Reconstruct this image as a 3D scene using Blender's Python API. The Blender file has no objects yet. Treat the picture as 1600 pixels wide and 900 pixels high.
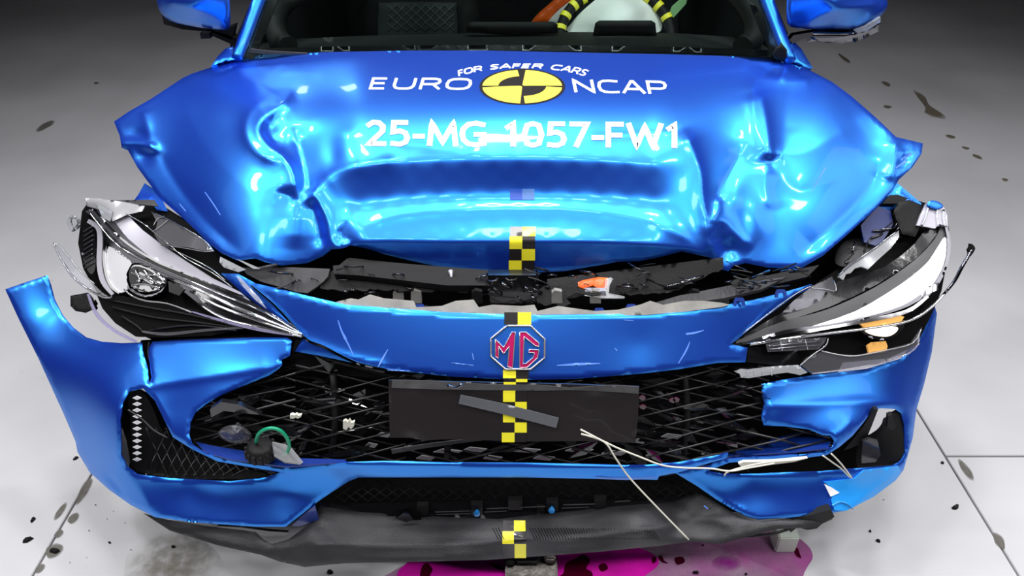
import bpy, bmesh, math, random
import numpy as np
from mathutils import Vector, geometry

# ------------------------------------------------------------------ camera, world, lights
S = bpy.context.scene
CH, F, TH = 1.6, 1155.0, math.radians(36.0)
CT, ST = math.cos(TH), math.sin(TH)
cd = bpy.data.cameras.new('camera'); cam = bpy.data.objects.new('camera', cd)
S.collection.objects.link(cam); S.camera = cam
cam.location = (0, 0, CH); cam.rotation_euler = (math.radians(90) - TH, 0, 0)
cd.sensor_width = 36; cd.lens = 36 * F / 1600; cd.clip_start = 0.01; cd.clip_end = 200
w = bpy.data.worlds.new('hall_air'); S.world = w; w.use_nodes = True
w.node_tree.nodes['Background'].inputs[0].default_value = (0.55, 0.6, 0.7, 1)
w.node_tree.nodes['Background'].inputs[1].default_value = 0.03
S.view_settings.view_transform = 'Standard'; S.view_settings.look = 'None'
S.view_settings.exposure = -0.75; S.view_settings.gamma = 1.0
S.view_settings.use_curve_mapping = False

def area(name, loc, aim, sx, sy, power, col=(1, 1, 1), spread=135):
    l = bpy.data.lights.new(name, 'AREA'); l.shape = 'RECTANGLE'; l.size = sx; l.size_y = sy
    l.energy = power; l.color = col; l.spread = math.radians(spread)
    o = bpy.data.objects.new(name, l); S.collection.objects.link(o)
    o.location = loc
    o.rotation_euler = (Vector(aim) - Vector(loc)).to_track_quat('-Z', 'Y').to_euler()
    return o
for x, e in ((-1.9, 20), (-1.0, 24), (0.0, 25), (1.0, 25), (1.9, 21)):
    area('overhead_light', (x, 1.85, 3.2), (x * .6, 1.35, 0.3), 0.34, 0.15, e, (1, .99, 1))
for x, e in ((-1.5, 15), (-0.5, 12), (0.6, 12), (1.6, 17)):
    area('overhead_light', (x, -0.35, 3.1), (x * .7, 1.0, 0.3), 0.5, 0.3, e, (1, .99, 1))
for x, e in ((-2.1, 22), (-1.1, 12), (0.1, 8), (1.2, 8), (2.2, 14)):  # fill row added to brighten the sides of the bonnet
    area('overhead_light', (x, 0.75, 3.2), (x * .5, 1.3, 0.3), 0.34, 0.15, e, (1, .99, 1))
area('lamp_side', (3.0, 0.9, 2.3), (1.2, 1.3, 0.2), 1.5, 1.3, 17, (1, .98, 1))
area('lamp_side', (-2.9, 0.7, 2.5), (-0.9, 1.2, 0.3), 1.5, 1.3, 5, (1, .99, .98))
area('lamp_rear', (-1.62, 4.4, 3.2), (-0.6, 1.6, 0.9), 0.40, 0.26, 7)

# ------------------------------------------------------------------ materials
def mat(name, col, rough=.5, metal=0., coat=0., spec=.5, trans=0., emit=None, estr=0., bump=0., bscale=200., alpha=1., var=0., vscale=6., coatr=.04, ior=1.5):
    m = bpy.data.materials.new(name); m.use_nodes = True
    nt = m.node_tree; b = nt.nodes['Principled BSDF']
    b.inputs['Base Color'].default_value = (*col, 1); b.inputs['Roughness'].default_value = rough
    b.inputs['Metallic'].default_value = metal; b.inputs['Coat Weight'].default_value = coat
    b.inputs['Coat Roughness'].default_value = coatr; b.inputs['Specular IOR Level'].default_value = spec
    b.inputs['Transmission Weight'].default_value = trans; b.inputs['Alpha'].default_value = alpha
    b.inputs['IOR'].default_value = ior
    if emit: b.inputs['Emission Color'].default_value = (*emit, 1); b.inputs['Emission Strength'].default_value = estr
    tc = nt.nodes.new('ShaderNodeTexCoord')
    if bump:
        n = nt.nodes.new('ShaderNodeTexNoise'); n.inputs['Scale'].default_value = bscale; n.inputs['Detail'].default_value = 3
        bp = nt.nodes.new('ShaderNodeBump'); bp.inputs['Strength'].default_value = bump; bp.inputs['Distance'].default_value = .002
        nt.links.new(tc.outputs['Object'], n.inputs['Vector']); nt.links.new(n.outputs[0], bp.inputs['Height'])
        nt.links.new(bp.outputs[0], b.inputs['Normal'])
    if var:
        n = nt.nodes.new('ShaderNodeTexNoise'); n.inputs['Scale'].default_value = vscale; n.inputs['Detail'].default_value = 5
        r = nt.nodes.new('ShaderNodeValToRGB')
        r.color_ramp.elements[0].position = .3; r.color_ramp.elements[1].position = .7
        r.color_ramp.elements[0].color = (*[c * (1 - var) for c in col], 1)
        r.color_ramp.elements[1].color = (*[min(1, c * (1 + var)) for c in col], 1)
        nt.links.new(tc.outputs['Object'], n.inputs['Vector']); nt.links.new(n.outputs[0], r.inputs[0])
        nt.links.new(r.outputs[0], b.inputs['Base Color'])
    return m

def glassy(name, tint, rough=.03, opacity=.15, white=(.9, .92, .95)):
    """thin clear plastic: mostly see-through, glossy reflections, a little milky"""
    m = bpy.data.materials.new(name); m.use_nodes = True; nt = m.node_tree; nt.nodes.clear()
    out = nt.nodes.new('ShaderNodeOutputMaterial'); tr = nt.nodes.new('ShaderNodeBsdfTransparent')
    tr.inputs[0].default_value = (*tint, 1)
    p = nt.nodes.new('ShaderNodeBsdfPrincipled'); p.inputs['Base Color'].default_value = (*white, 1)
    p.inputs['Roughness'].default_value = rough
    fr = nt.nodes.new('ShaderNodeFresnel'); fr.inputs[0].default_value = 1.5
    gl = nt.nodes.new('ShaderNodeBsdfGlossy'); gl.inputs['Roughness'].default_value = rough
    m1 = nt.nodes.new('ShaderNodeMixShader'); m1.inputs[0].default_value = opacity
    nt.links.new(tr.outputs[0], m1.inputs[1]); nt.links.new(p.outputs[0], m1.inputs[2])
    m2 = nt.nodes.new('ShaderNodeMixShader'); nt.links.new(fr.outputs[0], m2.inputs[0])
    nt.links.new(m1.outputs[0], m2.inputs[1]); nt.links.new(gl.outputs[0], m2.inputs[2])
    nt.links.new(m2.outputs[0], out.inputs[0]); return m

def paint_mat():
    """pigment under metal flakes under clear coat"""
    m = mat('blue_metallic_paint', (.006, .024, .40), .45, 0., .22, coatr=.05)
    nt = m.node_tree; a = nt.nodes['Principled BSDF']; b = nt.nodes.new('ShaderNodeBsdfPrincipled')
    b.inputs['Base Color'].default_value = (.016, .35, 1, 1); b.inputs['Metallic'].default_value = 1; b.inputs['Roughness'].default_value = .33
    b.inputs['Coat Weight'].default_value = .22; b.inputs['Coat Roughness'].default_value = .05
    mx = nt.nodes.new('ShaderNodeMixShader'); mx.inputs[0].default_value = .55
    nt.links.new(a.outputs[0], mx.inputs[1]); nt.links.new(b.outputs[0], mx.inputs[2])
    nt.links.new(mx.outputs[0], nt.nodes['Material Output'].inputs[0]); return m
PAINT = paint_mat()
PAINT2 = mat('bare_blue_plastic', (.004, .028, .22), .4, .2, .5)
BLUETAPE = mat('light_blue_tape', (.02, .30, .82), .3, 0., .3)
BLACK = mat('gloss_black_plastic', (.006, .006, .007), .18, 0., .6, bump=.25, bscale=60)
BLACKM = mat('matt_black_plastic', (.006, .006, .0065), .58, spec=.22, bump=.4, bscale=300)
DARK = mat('dark_void_plastic', (.003, .003, .003), .9, spec=.1)
GREY = mat('grey_felt', (.045, .044, .046), .85, bump=.5, bscale=500, var=.2, vscale=30)
LIPM = mat('textured_grey_plastic', (.021, .021, .024), .45, bump=.5, bscale=450, var=.35, vscale=9)
CHROME = mat('chrome', (.78, .78, .8), .08, 1.)
CHROMED = mat('smoked_chrome', (.20, .20, .22), .16, 1.)
SILVER = mat('silver_trim', (.40, .39, .44), .42, .35)
WHITEP = mat('white_light_guide', (.85, .86, .88), .25, 0., .5)
BEIGE = mat('grey_beige_foam', (.22, .215, .20), .8, bump=.4, bscale=120, var=.25, vscale=20)
YEL = mat('yellow_tape', (.88, .80, .03), .4, coat=.3)
YELB = mat('sticker_yellow', (.92, .76, .07), .4, coat=.3)
BLK = mat('black_tape', (.016, .013, .014), .35, coat=.3)
WHT = mat('white_vinyl', (.90, .90, .93), .35, coat=.3)
ORANGE = mat('orange_plastic', (.95, .13, .01), .4)
GREEN = mat('green_rubber', (.0, .27, .13), .4)
CREAM = mat('cream_cable_tie', (.66, .64, .54), .45)
RED = mat('badge_red', (.55, .012, .13), .25, .3, .5)
CLEAR = glassy('clear_polycarbonate', (.97, .97, 1), .06, .05)
MILKY = glassy('scuffed_polycarbonate', (.9, .92, .95), .12, .22)
SMOKE = glassy('smoked_clear_plastic', (.55, .55, .6), .08, .10, (.5, .5, .55))
GLASS = glassy('windscreen_glass', (.84, .90, .88), .02, .0)
RUBBER = mat('tyre_rubber', (.012, .012, .012), .8)
SIDEG = glassy('tinted_side_glass', (.05, .055, .055), .03, .0)
INTER = mat('dark_interior_plastic', (.009, .012, .0115), .6, bump=.3, bscale=300)
SEATM = mat('seat_fabric', (.035, .042, .045), .8, bump=.4, bscale=400)
FABW = mat('airbag_fabric', (.80, .82, .80), .8, bump=.6, bscale=40)
GREENP = mat('pale_green_tape', (.38, .72, .33), .6)
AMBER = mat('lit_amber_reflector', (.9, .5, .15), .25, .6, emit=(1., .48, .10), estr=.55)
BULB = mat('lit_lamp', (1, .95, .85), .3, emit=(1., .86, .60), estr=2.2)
MAROON = mat('dark_red_coolant', (.05, .0, .008), .08, 0, .5)

# ------------------------------------------------------------------ image-ray placing and meshing helpers
def dirs(px, py):
    dx = (np.asarray(px, float) - 800) / F; dy = (np.asarray(py, float) - 450) / F
    return np.stack([dx, CT - dy * ST, -ST - dy * CT], -1)
def P(px, py, Y):
    d = dirs(px, py); return d * (Y / d[..., 1])[..., None] + np.array([0, 0, CH])
def PZ(px, py, Z):
    d = dirs(px, py); return d * ((Z - CH) / d[..., 2])[..., None] + np.array([0, 0, CH])

class Surf:
    """depth surface through (px, py, Y) control points; a plain number is a plane Y = const"""
    def __init__(s, ctrl, disp=None, lam=1e-5):
        s.disp = disp; s.const = None
        if isinstance(ctrl, (int, float)): s.const = float(ctrl); return
        c = np.array(ctrl, float); s.c = c[:, :2] / 100
        wv = dirs(c[:, 0], c[:, 1])[:, 1] / c[:, 2]
        n = len(c); A = np.zeros((n + 3, n + 3)); A[:n, :n] = s.k(s.c, s.c) + np.eye(n) * lam
        A[:n, n] = 1; A[:n, n + 1:] = s.c; A[n, :n] = 1; A[n + 1:, :n] = s.c.T
        s.a = np.linalg.lstsq(A, np.concatenate([wv, np.zeros(3)]), rcond=None)[0]
    @staticmethod
    def k(a, b):
        d2 = ((a[:, None] - b[None]) ** 2).sum(-1); return d2 * np.log(d2 + 1e-12) * .5
    def pts(s, x, y, off=0.):
        x = np.asarray(x, float).ravel(); y = np.asarray(y, float).ravel(); d = dirs(x, y)
        if s.const is not None: t = s.const / d[:, 1]
        else:
            q = np.stack([x, y], -1) / 100; n = len(s.c)
            wv = s.k(q, s.c) @ s.a[:n] + s.a[n] + q @ s.a[n + 1:]; t = 1 / wv
        if s.disp is not None: t = t - s.disp(x, y)
        t = t - off
        return d * t[:, None] + np.array([0, 0, CH])

def seg_dist(x, y, pl, closed=False):
    """distance, signed side and 0..1 position along a polyline"""
    pl = np.array(pl, float); a = pl if closed else pl[:-1]; b = np.roll(pl, -1, 0) if closed else pl[1:]
    L = np.hypot(*(b - a).T); cum = np.concatenate([[0], np.cumsum(L)]); best = np.full(x.shape, 1e9); sg = np.zeros(x.shape); u = np.zeros(x.shape)
    for i in range(len(a)):
        v = b[i] - a[i]; l2 = max(v @ v, 1e-9)
        tt = np.clip(((x - a[i, 0]) * v[0] + (y - a[i, 1]) * v[1]) / l2, 0, 1)
        ex = x - a[i, 0] - tt * v[0]; ey = y - a[i, 1] - tt * v[1]; d = np.hypot(ex, ey); m = d < best
        best = np.where(m, d, best); sg = np.where(m, np.sign(v[0] * (y - a[i, 1]) - v[1] * (x - a[i, 0])), sg)
        u = np.where(m, (cum[i] + tt * L[i]) / cum[-1], u)
    return best, sg, u
def inside(x, y, pl):
    pl = np.array(pl, float); r = np.zeros(x.shape, bool); j = len(pl) - 1
    for i in range(len(pl)):
        xi, yi = pl[i]; xj, yj = pl[j]
        if yi != yj: r ^= ((yi > y) != (yj > y)) & (x < (xj - xi) * (y - yi) / (yj - yi) + xi)
        j = i
    return r
def crease(pl, a, wl, wr=None, soft=2., taper=.15, smooth=True):
    wr = wr or wl; pl = crom(pl, 4) if smooth and len(pl) > 2 else pl
    def f(x, y):
        d, sg, u = seg_dist(x, y, pl)
        ds = np.sqrt(d * d + soft * soft) - soft
        q = 1. if not taper else np.clip(u / taper, 0.05, 1) * np.clip((1 - u) / taper, 0.05, 1)
        sb = np.clip(sg * d / soft, -1, 1) * .5 + .5; ww = wl * (1 - sb) + wr * sb
        return a * q * np.exp(-ds / ww)
    return f
def blob(cx, cy, a, rx, ry=None, rot=0):
    ry = ry or rx; c, s_ = math.cos(math.radians(rot)), math.sin(math.radians(rot))
    def f(x, y):
        u = ((x - cx) * c + (y - cy) * s_) / rx; v = (-(x - cx) * s_ + (y - cy) * c) / ry
        return a * np.exp(-(u * u + v * v))
    return f
def addf(*fs): return lambda x, y: sum(f(x, y) for f in fs)
def crom(pl, n=4, closed=False):
    pl = [tuple(map(float, p)) for p in pl]; out = []
    N = len(pl); rng = range(N if closed else N - 1)
    for i in rng:
        g = lambda k: np.array(pl[k % N] if closed else pl[min(max(k, 0), N - 1)])
        p0, p1, p2, p3 = g(i - 1), g(i), g(i + 1), g(i + 2)
        for j in range(n):
            t = j / n; out.append(tuple(.5 * (2 * p1 + (p2 - p0) * t + (2 * p0 - 5 * p1 + 4 * p2 - p3) * t * t + (3 * p1 - p0 - 3 * p2 + p3) * t ** 3)))
    if not closed: out.append(pl[-1])
    return out
def resample(pl, step):
    out = []
    for i in range(len(pl)):
        a = np.array(pl[i], float); b = np.array(pl[(i + 1) % len(pl)], float); L = np.hypot(*(b - a))
        if L < 1e-6: continue
        n = max(1, int(round(L / step)))
        for j in range(n): out.append(tuple(a + (b - a) * j / n))
    return out

COL = S.collection
def put(name, V, Fc, m, parent=None, smooth=True, kind=None, flat=None, mats=None, mi=None, label=None):
    V = np.asarray(V, float); lo, hi = V.min(0), V.max(0); c = (lo + hi) / 2
    me = bpy.data.meshes.new(name); me.from_pydata((V - c).tolist(), [], [list(map(int, f)) for f in Fc])
    for q in (mats or [m]): me.materials.append(q)
    sm = np.full(len(Fc), bool(smooth))
    if flat is not None: sm[flat:] = False
    me.polygons.foreach_set('use_smooth', sm)
    if mi is not None: me.polygons.foreach_set('material_index', np.array(mi, np.int32))
    me.update()
    o = bpy.data.objects.new(name, me); COL.objects.link(o)
    pw = wpos(parent)
    o.location = Vector(c) - pw; o.parent = parent
    if kind: o['kind'] = kind
    if label: o['label'] = label
    return o
def wpos(o):
    v = Vector((0, 0, 0))
    while o is not None: v += o.location; o = o.parent
    return v
def tag(o, label, cat, group=None):
    o['label'] = label; o['category'] = cat
    if group: o['group'] = group
    return o
def empty(name, loc, parent=None):
    o = bpy.data.objects.new(name, None); COL.objects.link(o); o.empty_display_size = .1
    o.location = Vector(loc) - wpos(parent); o.parent = parent; return o

def patch(name, outline, ctrl, m, parent=None, step=8, disp=None, thick=.0025, holes=(), rnd=None, curve=False, back=None, label=None, kind=None, off=0., lam=1e-5):
    """a sheet of real thickness whose front follows the depth surface; returns (object, Surf)"""
    sf = ctrl if isinstance(ctrl, Surf) else Surf(ctrl, disp, lam)
    if curve: outline = crom(outline, 3, True)
    holes = [crom(h, 3, True) if curve else h for h in holes]
    loops = [resample(l, step) for l in [outline] + list(holes)]
    ox = np.array(loops[0]); x0, y0 = ox.min(0); x1, y1 = ox.max(0)
    ys = np.arange(y0, y1 + step, step * .866); xs = np.arange(x0 - step, x1 + step, step)
    gx = np.concatenate([xs + (step / 2 if i % 2 else 0) for i in range(len(ys))]); gy = np.repeat(ys, len(xs))
    k = inside(gx, gy, loops[0])
    for h in loops[1:]: k &= ~inside(gx, gy, h)
    gx, gy = gx[k], gy[k]
    for l in loops:
        if len(gx): d = seg_dist(gx, gy, l, True)[0]; gx, gy = gx[d > step * .45], gy[d > step * .45]
    vs = []; ed = []
    for l in loops:
        n0 = len(vs); vs += l; ed += [(n0 + i, n0 + (i + 1) % len(l)) for i in range(len(l))]
    vs += list(zip(gx, gy))
    r = geometry.delaunay_2d_cdt([Vector(v) for v in vs], ed, [], 0, 1e-4)
    V2 = np.array([tuple(v) for v in r[0]]); T = np.array([f for f in r[2] if len(f) == 3])
    cc = V2[T].mean(1); k = inside(cc[:, 0], cc[:, 1], loops[0])
    for h in loops[1:]: k &= ~inside(cc[:, 0], cc[:, 1], h)
    T = T[k]; used = np.unique(T); rm = -np.ones(len(V2), int); rm[used] = np.arange(len(used)); T = rm[T]; V2 = V2[used]
    Pt = sf.pts(V2[:, 0], V2[:, 1], off)
    if rnd:   # rolled edge: the rim turns away from the viewer
        d = seg_dist(V2[:, 0], V2[:, 1], loops[0], True)[0]
        for h in loops[1:]: d = np.minimum(d, seg_dist(V2[:, 0], V2[:, 1], h, True)[0])
        q = np.clip(1 - d / rnd[0], 0, 1); dv = dirs(V2[:, 0], V2[:, 1])
        Pt = Pt + dv * (rnd[1] * (1 - np.sqrt(np.maximum(0, 1 - q * q))))[:, None]
    nrm = np.cross(Pt[T[:, 1]] - Pt[T[:, 0]], Pt[T[:, 2]] - Pt[T[:, 0]])
    fl = (nrm * (Pt[T[:, 0]] - np.array([0, 0, CH]))).sum(1) > 0
    T[fl] = T[fl][:, ::-1]; nrm[fl] *= -1
    vn = np.zeros_like(Pt)
    for i in range(3): np.add.at(vn, T[:, i], nrm)
    vn /= np.linalg.norm(vn, axis=1)[:, None] + 1e-12
    B = Pt - vn * thick; n = len(Pt)
    E = np.concatenate([T[:, [0, 1]], T[:, [1, 2]], T[:, [2, 0]]]); key = set(map(tuple, E.tolist()))
    rim = [e for e in key if (e[1], e[0]) not in key]
    ri = sorted({v for e in rim for v in e}); q = {v: 2 * n + i for i, v in enumerate(ri)}; m_ = len(ri)
    V = np.concatenate([Pt, B, Pt[ri], B[ri]])
    Fc = T.tolist() + (T[:, ::-1] + n).tolist(); nf = len(Fc)
    Fc += [[q[b], q[a], q[a] + m_, q[b] + m_] for a, b in rim]
    mats = None; mi = None
    if back: mats = [m, back]; mi = [0] * len(T) + [1] * len(T) + [0] * len(rim)
    o = put(name, V, Fc, m, parent, True, kind, nf, mats, mi, label)
    return o, sf

def tubeW(name, pts, r, m, parent=None, seg=8, label=None, sub=3, kind=None):
    """round tube through world points; r number or list"""
    pts = [tuple(p) for p in pts]
    rr = list(r) if isinstance(r, (list, tuple)) else [r] * len(pts)
    if sub > 1 and len(pts) > 2:
        q = crom([(*p, k) for p, k in zip(pts, rr)], sub); pts = [p[:3] for p in q]; rr = [max(1e-4, p[3]) for p in q]
    A = np.array(pts); n = len(A); V = []; T = np.gradient(A, axis=0); T /= np.linalg.norm(T, axis=1)[:, None] + 1e-12
    up = np.array([0, 0, 1.]) if abs(T[0][2]) < .9 else np.array([1., 0, 0])
    for i in range(n):
        a = np.cross(T[i], up); a /= np.linalg.norm(a) + 1e-12; b = np.cross(a, T[i]); up = b
        for j in range(seg):
            t = 2 * math.pi * j / seg; V.append(A[i] + rr[i] * (a * math.cos(t) + b * math.sin(t)))
    Fc = [[i * seg + j, i * seg + (j + 1) % seg, (i + 1) * seg + (j + 1) % seg, (i + 1) * seg + j] for i in range(n - 1) for j in range(seg)]
    Fc += [list(range(seg))[::-1], [(n - 1) * seg + j for j in range(seg)]]
    return put(name, V, Fc, m, parent, True, kind, len(Fc) - 2, label=label)
def tube(name, pts, r, m, parent=None, **k):
    return tubeW(name, [P(*p) for p in pts], r, m, parent, **k)
def box(name, c, s, m, parent=None, rot=None, bev=0., label=None, kind=None):
    bm = bmesh.new(); bmesh.ops.create_cube(bm, size=1)
    for v in bm.verts: v.co = Vector((v.co.x * s[0], v.co.y * s[1], v.co.z * s[2]))
    if bev: bmesh.ops.bevel(bm, geom=bm.edges[:], offset=bev, segments=2, affect='EDGES')
    me = bpy.data.meshes.new(name); bm.to_mesh(me); bm.free(); me.materials.append(m)
    o = bpy.data.objects.new(name, me); COL.objects.link(o); o.location = Vector(c) - wpos(parent); o.parent = parent
    if rot: o.rotation_euler = rot
    if label: o['label'] = label
    if kind: o['kind'] = kind
    return o
def strip(name, pl, wd, ctrl, m, parent=None, step=5, thick=.003, label=None, **k):
    """a band following a centre line in the picture; wd a number or a list of widths in px"""
    wd = wd if isinstance(wd, (list, tuple)) else [wd] * len(pl)
    q = crom([(*p, w_) for p, w_ in zip(pl, wd)], 4) if len(pl) > 2 else [(*p, w_) for p, w_ in zip(pl, wd)]
    A = np.array(q); T = np.gradient(A[:, :2], axis=0); T /= np.linalg.norm(T, axis=1)[:, None]; N = np.stack([-T[:, 1], T[:, 0]], -1)
    L = A[:, :2] + N * A[:, 2:] / 2; R = A[:, :2] - N * A[:, 2:] / 2
    return patch(name, [tuple(p) for p in L] + [tuple(p) for p in R[::-1]], ctrl, m, parent, step, thick=thick, label=label, **k)[0]
# ------------------------------------------------------------------ floor
def floor_mat():
    m = mat('painted_concrete', (.56, .56, .575), .42, spec=.4)
    nt = m.node_tree; b = nt.nodes['Principled BSDF']; N = nt.nodes.new; L = nt.links.new
    tc = N('ShaderNodeTexCoord'); geo = N('ShaderNodeNewGeometry')
    n1 = N('ShaderNodeTexNoise'); n1.inputs['Scale'].default_value = 1.3; n1.inputs['Detail'].default_value = 8
    n2 = N('ShaderNodeTexNoise'); n2.inputs['Scale'].default_value = 26; n2.inputs['Detail'].default_value = 6
    L(geo.outputs['Position'], n1.inputs['Vector']); L(geo.outputs['Position'], n2.inputs['Vector'])
    r1 = N('ShaderNodeValToRGB'); e = r1.color_ramp.elements
    e[0].position = .3; e[0].color = (.50, .50, .515, 1); e[1].position = .62; e[1].color = (.60, .60, .62, 1)
    L(n1.outputs[0], r1.inputs[0])
    r2 = N('ShaderNodeValToRGB'); e = r2.color_ramp.elements
    e[0].position = .68; e[0].color = (0, 0, 0, 1); e[1].position = .8; e[1].color = (1, 1, 1, 1)
    L(n2.outputs[0], r2.inputs[0])
    mx = N('ShaderNodeMixRGB'); mx.inputs[2].default_value = (.33, .33, .32, 1)
    mm = N('ShaderNodeMath'); mm.operation = 'MULTIPLY'; mm.inputs[1].default_value = .35
    L(r2.outputs[0], mm.inputs[0]); L(mm.outputs[0], mx.inputs[0]); L(r1.outputs[0], mx.inputs[1]); L(mx.outputs[0], b.inputs['Base Color'])
    rr = N('ShaderNodeMapRange'); rr.inputs[3].default_value = .3; rr.inputs[4].default_value = .6
    L(n1.outputs[0], rr.inputs[0]); L(rr.outputs[0], b.inputs['Roughness'])
    bp = N('ShaderNodeBump'); bp.inputs['Strength'].default_value = .12; bp.inputs['Distance'].default_value = .004
    L(n2.outputs[0], bp.inputs['Height']); L(bp.outputs[0], b.inputs['Normal'])
    return m
FLOORM = floor_mat()
JOINT = mat('joint_filler', (.12, .115, .10), .9, bump=.5, bscale=80)
floor = box('floor', (0, 4, -.06), (24, 22, .10), JOINT); floor['kind'] = 'structure'
def slab(x0, x1, y0, y1):
    g = .006
    return box('slab', ((x0 + x1) / 2, (y0 + y1) / 2, -.007), (x1 - x0 - g, y1 - y0 - g, .014), FLOORM, floor, bev=.0015)
XL, XR = -1.15, 1.215
for x0, x1, rows in ((-12, -6.3, (-3, 2.6, 8.3, 14)), (-6.3, XL, (-3, 9.6, 14)), (XL, XR, (-3, 9.2, 14)), (XR, 6.3, (-3, 1.40, 9.1, 14)), (6.3, 12, (-3, 3.5, 9.2, 14))):
    for a, b_ in zip(rows, rows[1:]): slab(x0, x1, a, b_)
HALL = mat('dark_hall_wall', (.03, .03, .032), .8)
for nm, c, s_ in (('wall_back', (0, 15, 2.5), (24.2, .2, 5.2)), ('wall_front', (0, -7, 2.5), (24.2, .2, 5.2)), ('wall_left', (-12, 4, 2.5), (.2, 22, 5.2)), ('wall_right', (12, 4, 2.5), (.2, 22, 5.2)), ('ceiling', (0, 4, 5.1), (24, 22, .2))):
    o = box(nm, c, s_, HALL); o['kind'] = 'structure'
# ------------------------------------------------------------------ the car
car = empty('car', (0, 3.0, 0))
tag(car, 'crashed bright blue car, crumpled bonnet and torn bumper, stickers on bonnet', 'car')

HOOD = [(372,93),(400,87),(430,84),(530,81),(640,79),(760,79),(900,82),(1050,85),(1150,88),(1215,93),(1262,108),(1300,128),(1330,150),(1370,185),(1400,214),(1442,224),(1440,240),(1425,262),(1405,280),(1395,297),(1370,325),(1320,370),(1285,400),(1250,420),(1200,418),(1165,411),(1145,416),(1138,424),(1128,421),(1120,405),(1085,397),(1065,393),(1030,402),(1000,408),(965,409),(940,414),(880,424),(815,427),(740,426),(690,418),(640,407),(600,397),(575,389),(548,383),(540,387),(528,389),(518,390),(505,400),(480,411),(440,415),(415,410),(400,404),(370,407),(345,395),(330,383),(290,345),(250,310),(215,262),(200,235),(190,231),(187,212),(178,190),(200,175),(235,155),(285,122),(300,115),(330,105)]
def column(x, y0, Y0, knots, out_every=12, y1=None):
    """integrate a slope profile (degrees from level) down one picture column into control points"""
    T = lambda y: math.tan(TH + math.atan((y - 450) / F))
    ks = np.array(knots, float); y1 = y1 or ks[-1, 0]; y, h, out = float(y0), Y0, [(x, y0, Y0)]; nxt = y0 + out_every
    while y < y1:
        al = math.tan(math.radians(np.interp(y, ks[:, 0], ks[:, 1]))); d = 1.0
        h -= h * (T(y + d) - T(y)) / (T(y + .5) + al); y += d
        if y >= nxt: out.append((x, y, h)); nxt += out_every
    out.append((x, y, h)); return out
def ytop(y, z): return (1.6 - z) / math.tan(TH + math.atan((y - 450) / F))
HC = []
for x in range(560, 1061, 42):
    sh = ((x - 808) / 250) ** 2 * 10 - 2
    e = abs(x - 808) / 250
    HC += column(x, 76, ytop(76, 1.0), [(76,3),(120,6),(160,15),(200,26),(228+sh,31),(243+sh,36),(256+sh,68-8*e),(298+sh*1.2,70-8*e),(312+sh*1.2,45),(323+sh*1.2,30),(345+sh,37),(366,41),(380,66),(395,84),(428,86)], 11)
for x, k in ((480, [(84,3),(130,8),(165,16),(210,28),(260,34),(330,52),(380,56),(412,60)]), (420, [(82,3),(130,6),(165,12),(200,24),(250,33),(330,42),(400,50),(412,56)]),
             (340, [(100,4),(140,7),(170,14),(200,25),(250,33),(330,42),(400,48)]), (270, [(130,6),(155,12),(185,24),(240,34),(300,42),(330,48)]), (205, [(170,16),(200,30),(240,40)]),
             (1125, [(84,4),(120,10),(170,22),(220,30),(270,36),(340,52),(380,56),(424,62)]), (1210, [(92,6),(120,16),(170,22),(220,29),(270,37),(330,42),(400,48),(420,55)]),
             (1290, [(122,8),(150,17),(200,25),(250,34),(330,40),(395,46)]), (1350, [(165,14),(200,26),(250,36),(340,44)]), (1410, [(217,26),(250,40),(275,44)])):
    z0 = 1.0 - abs(x - 808) ** 2 * 1.3e-7 - max(0, (k[0][0] - 90)) * 7e-4
    HC += column(x, k[0][0], ytop(k[0][0], z0), k, 22)
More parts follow.
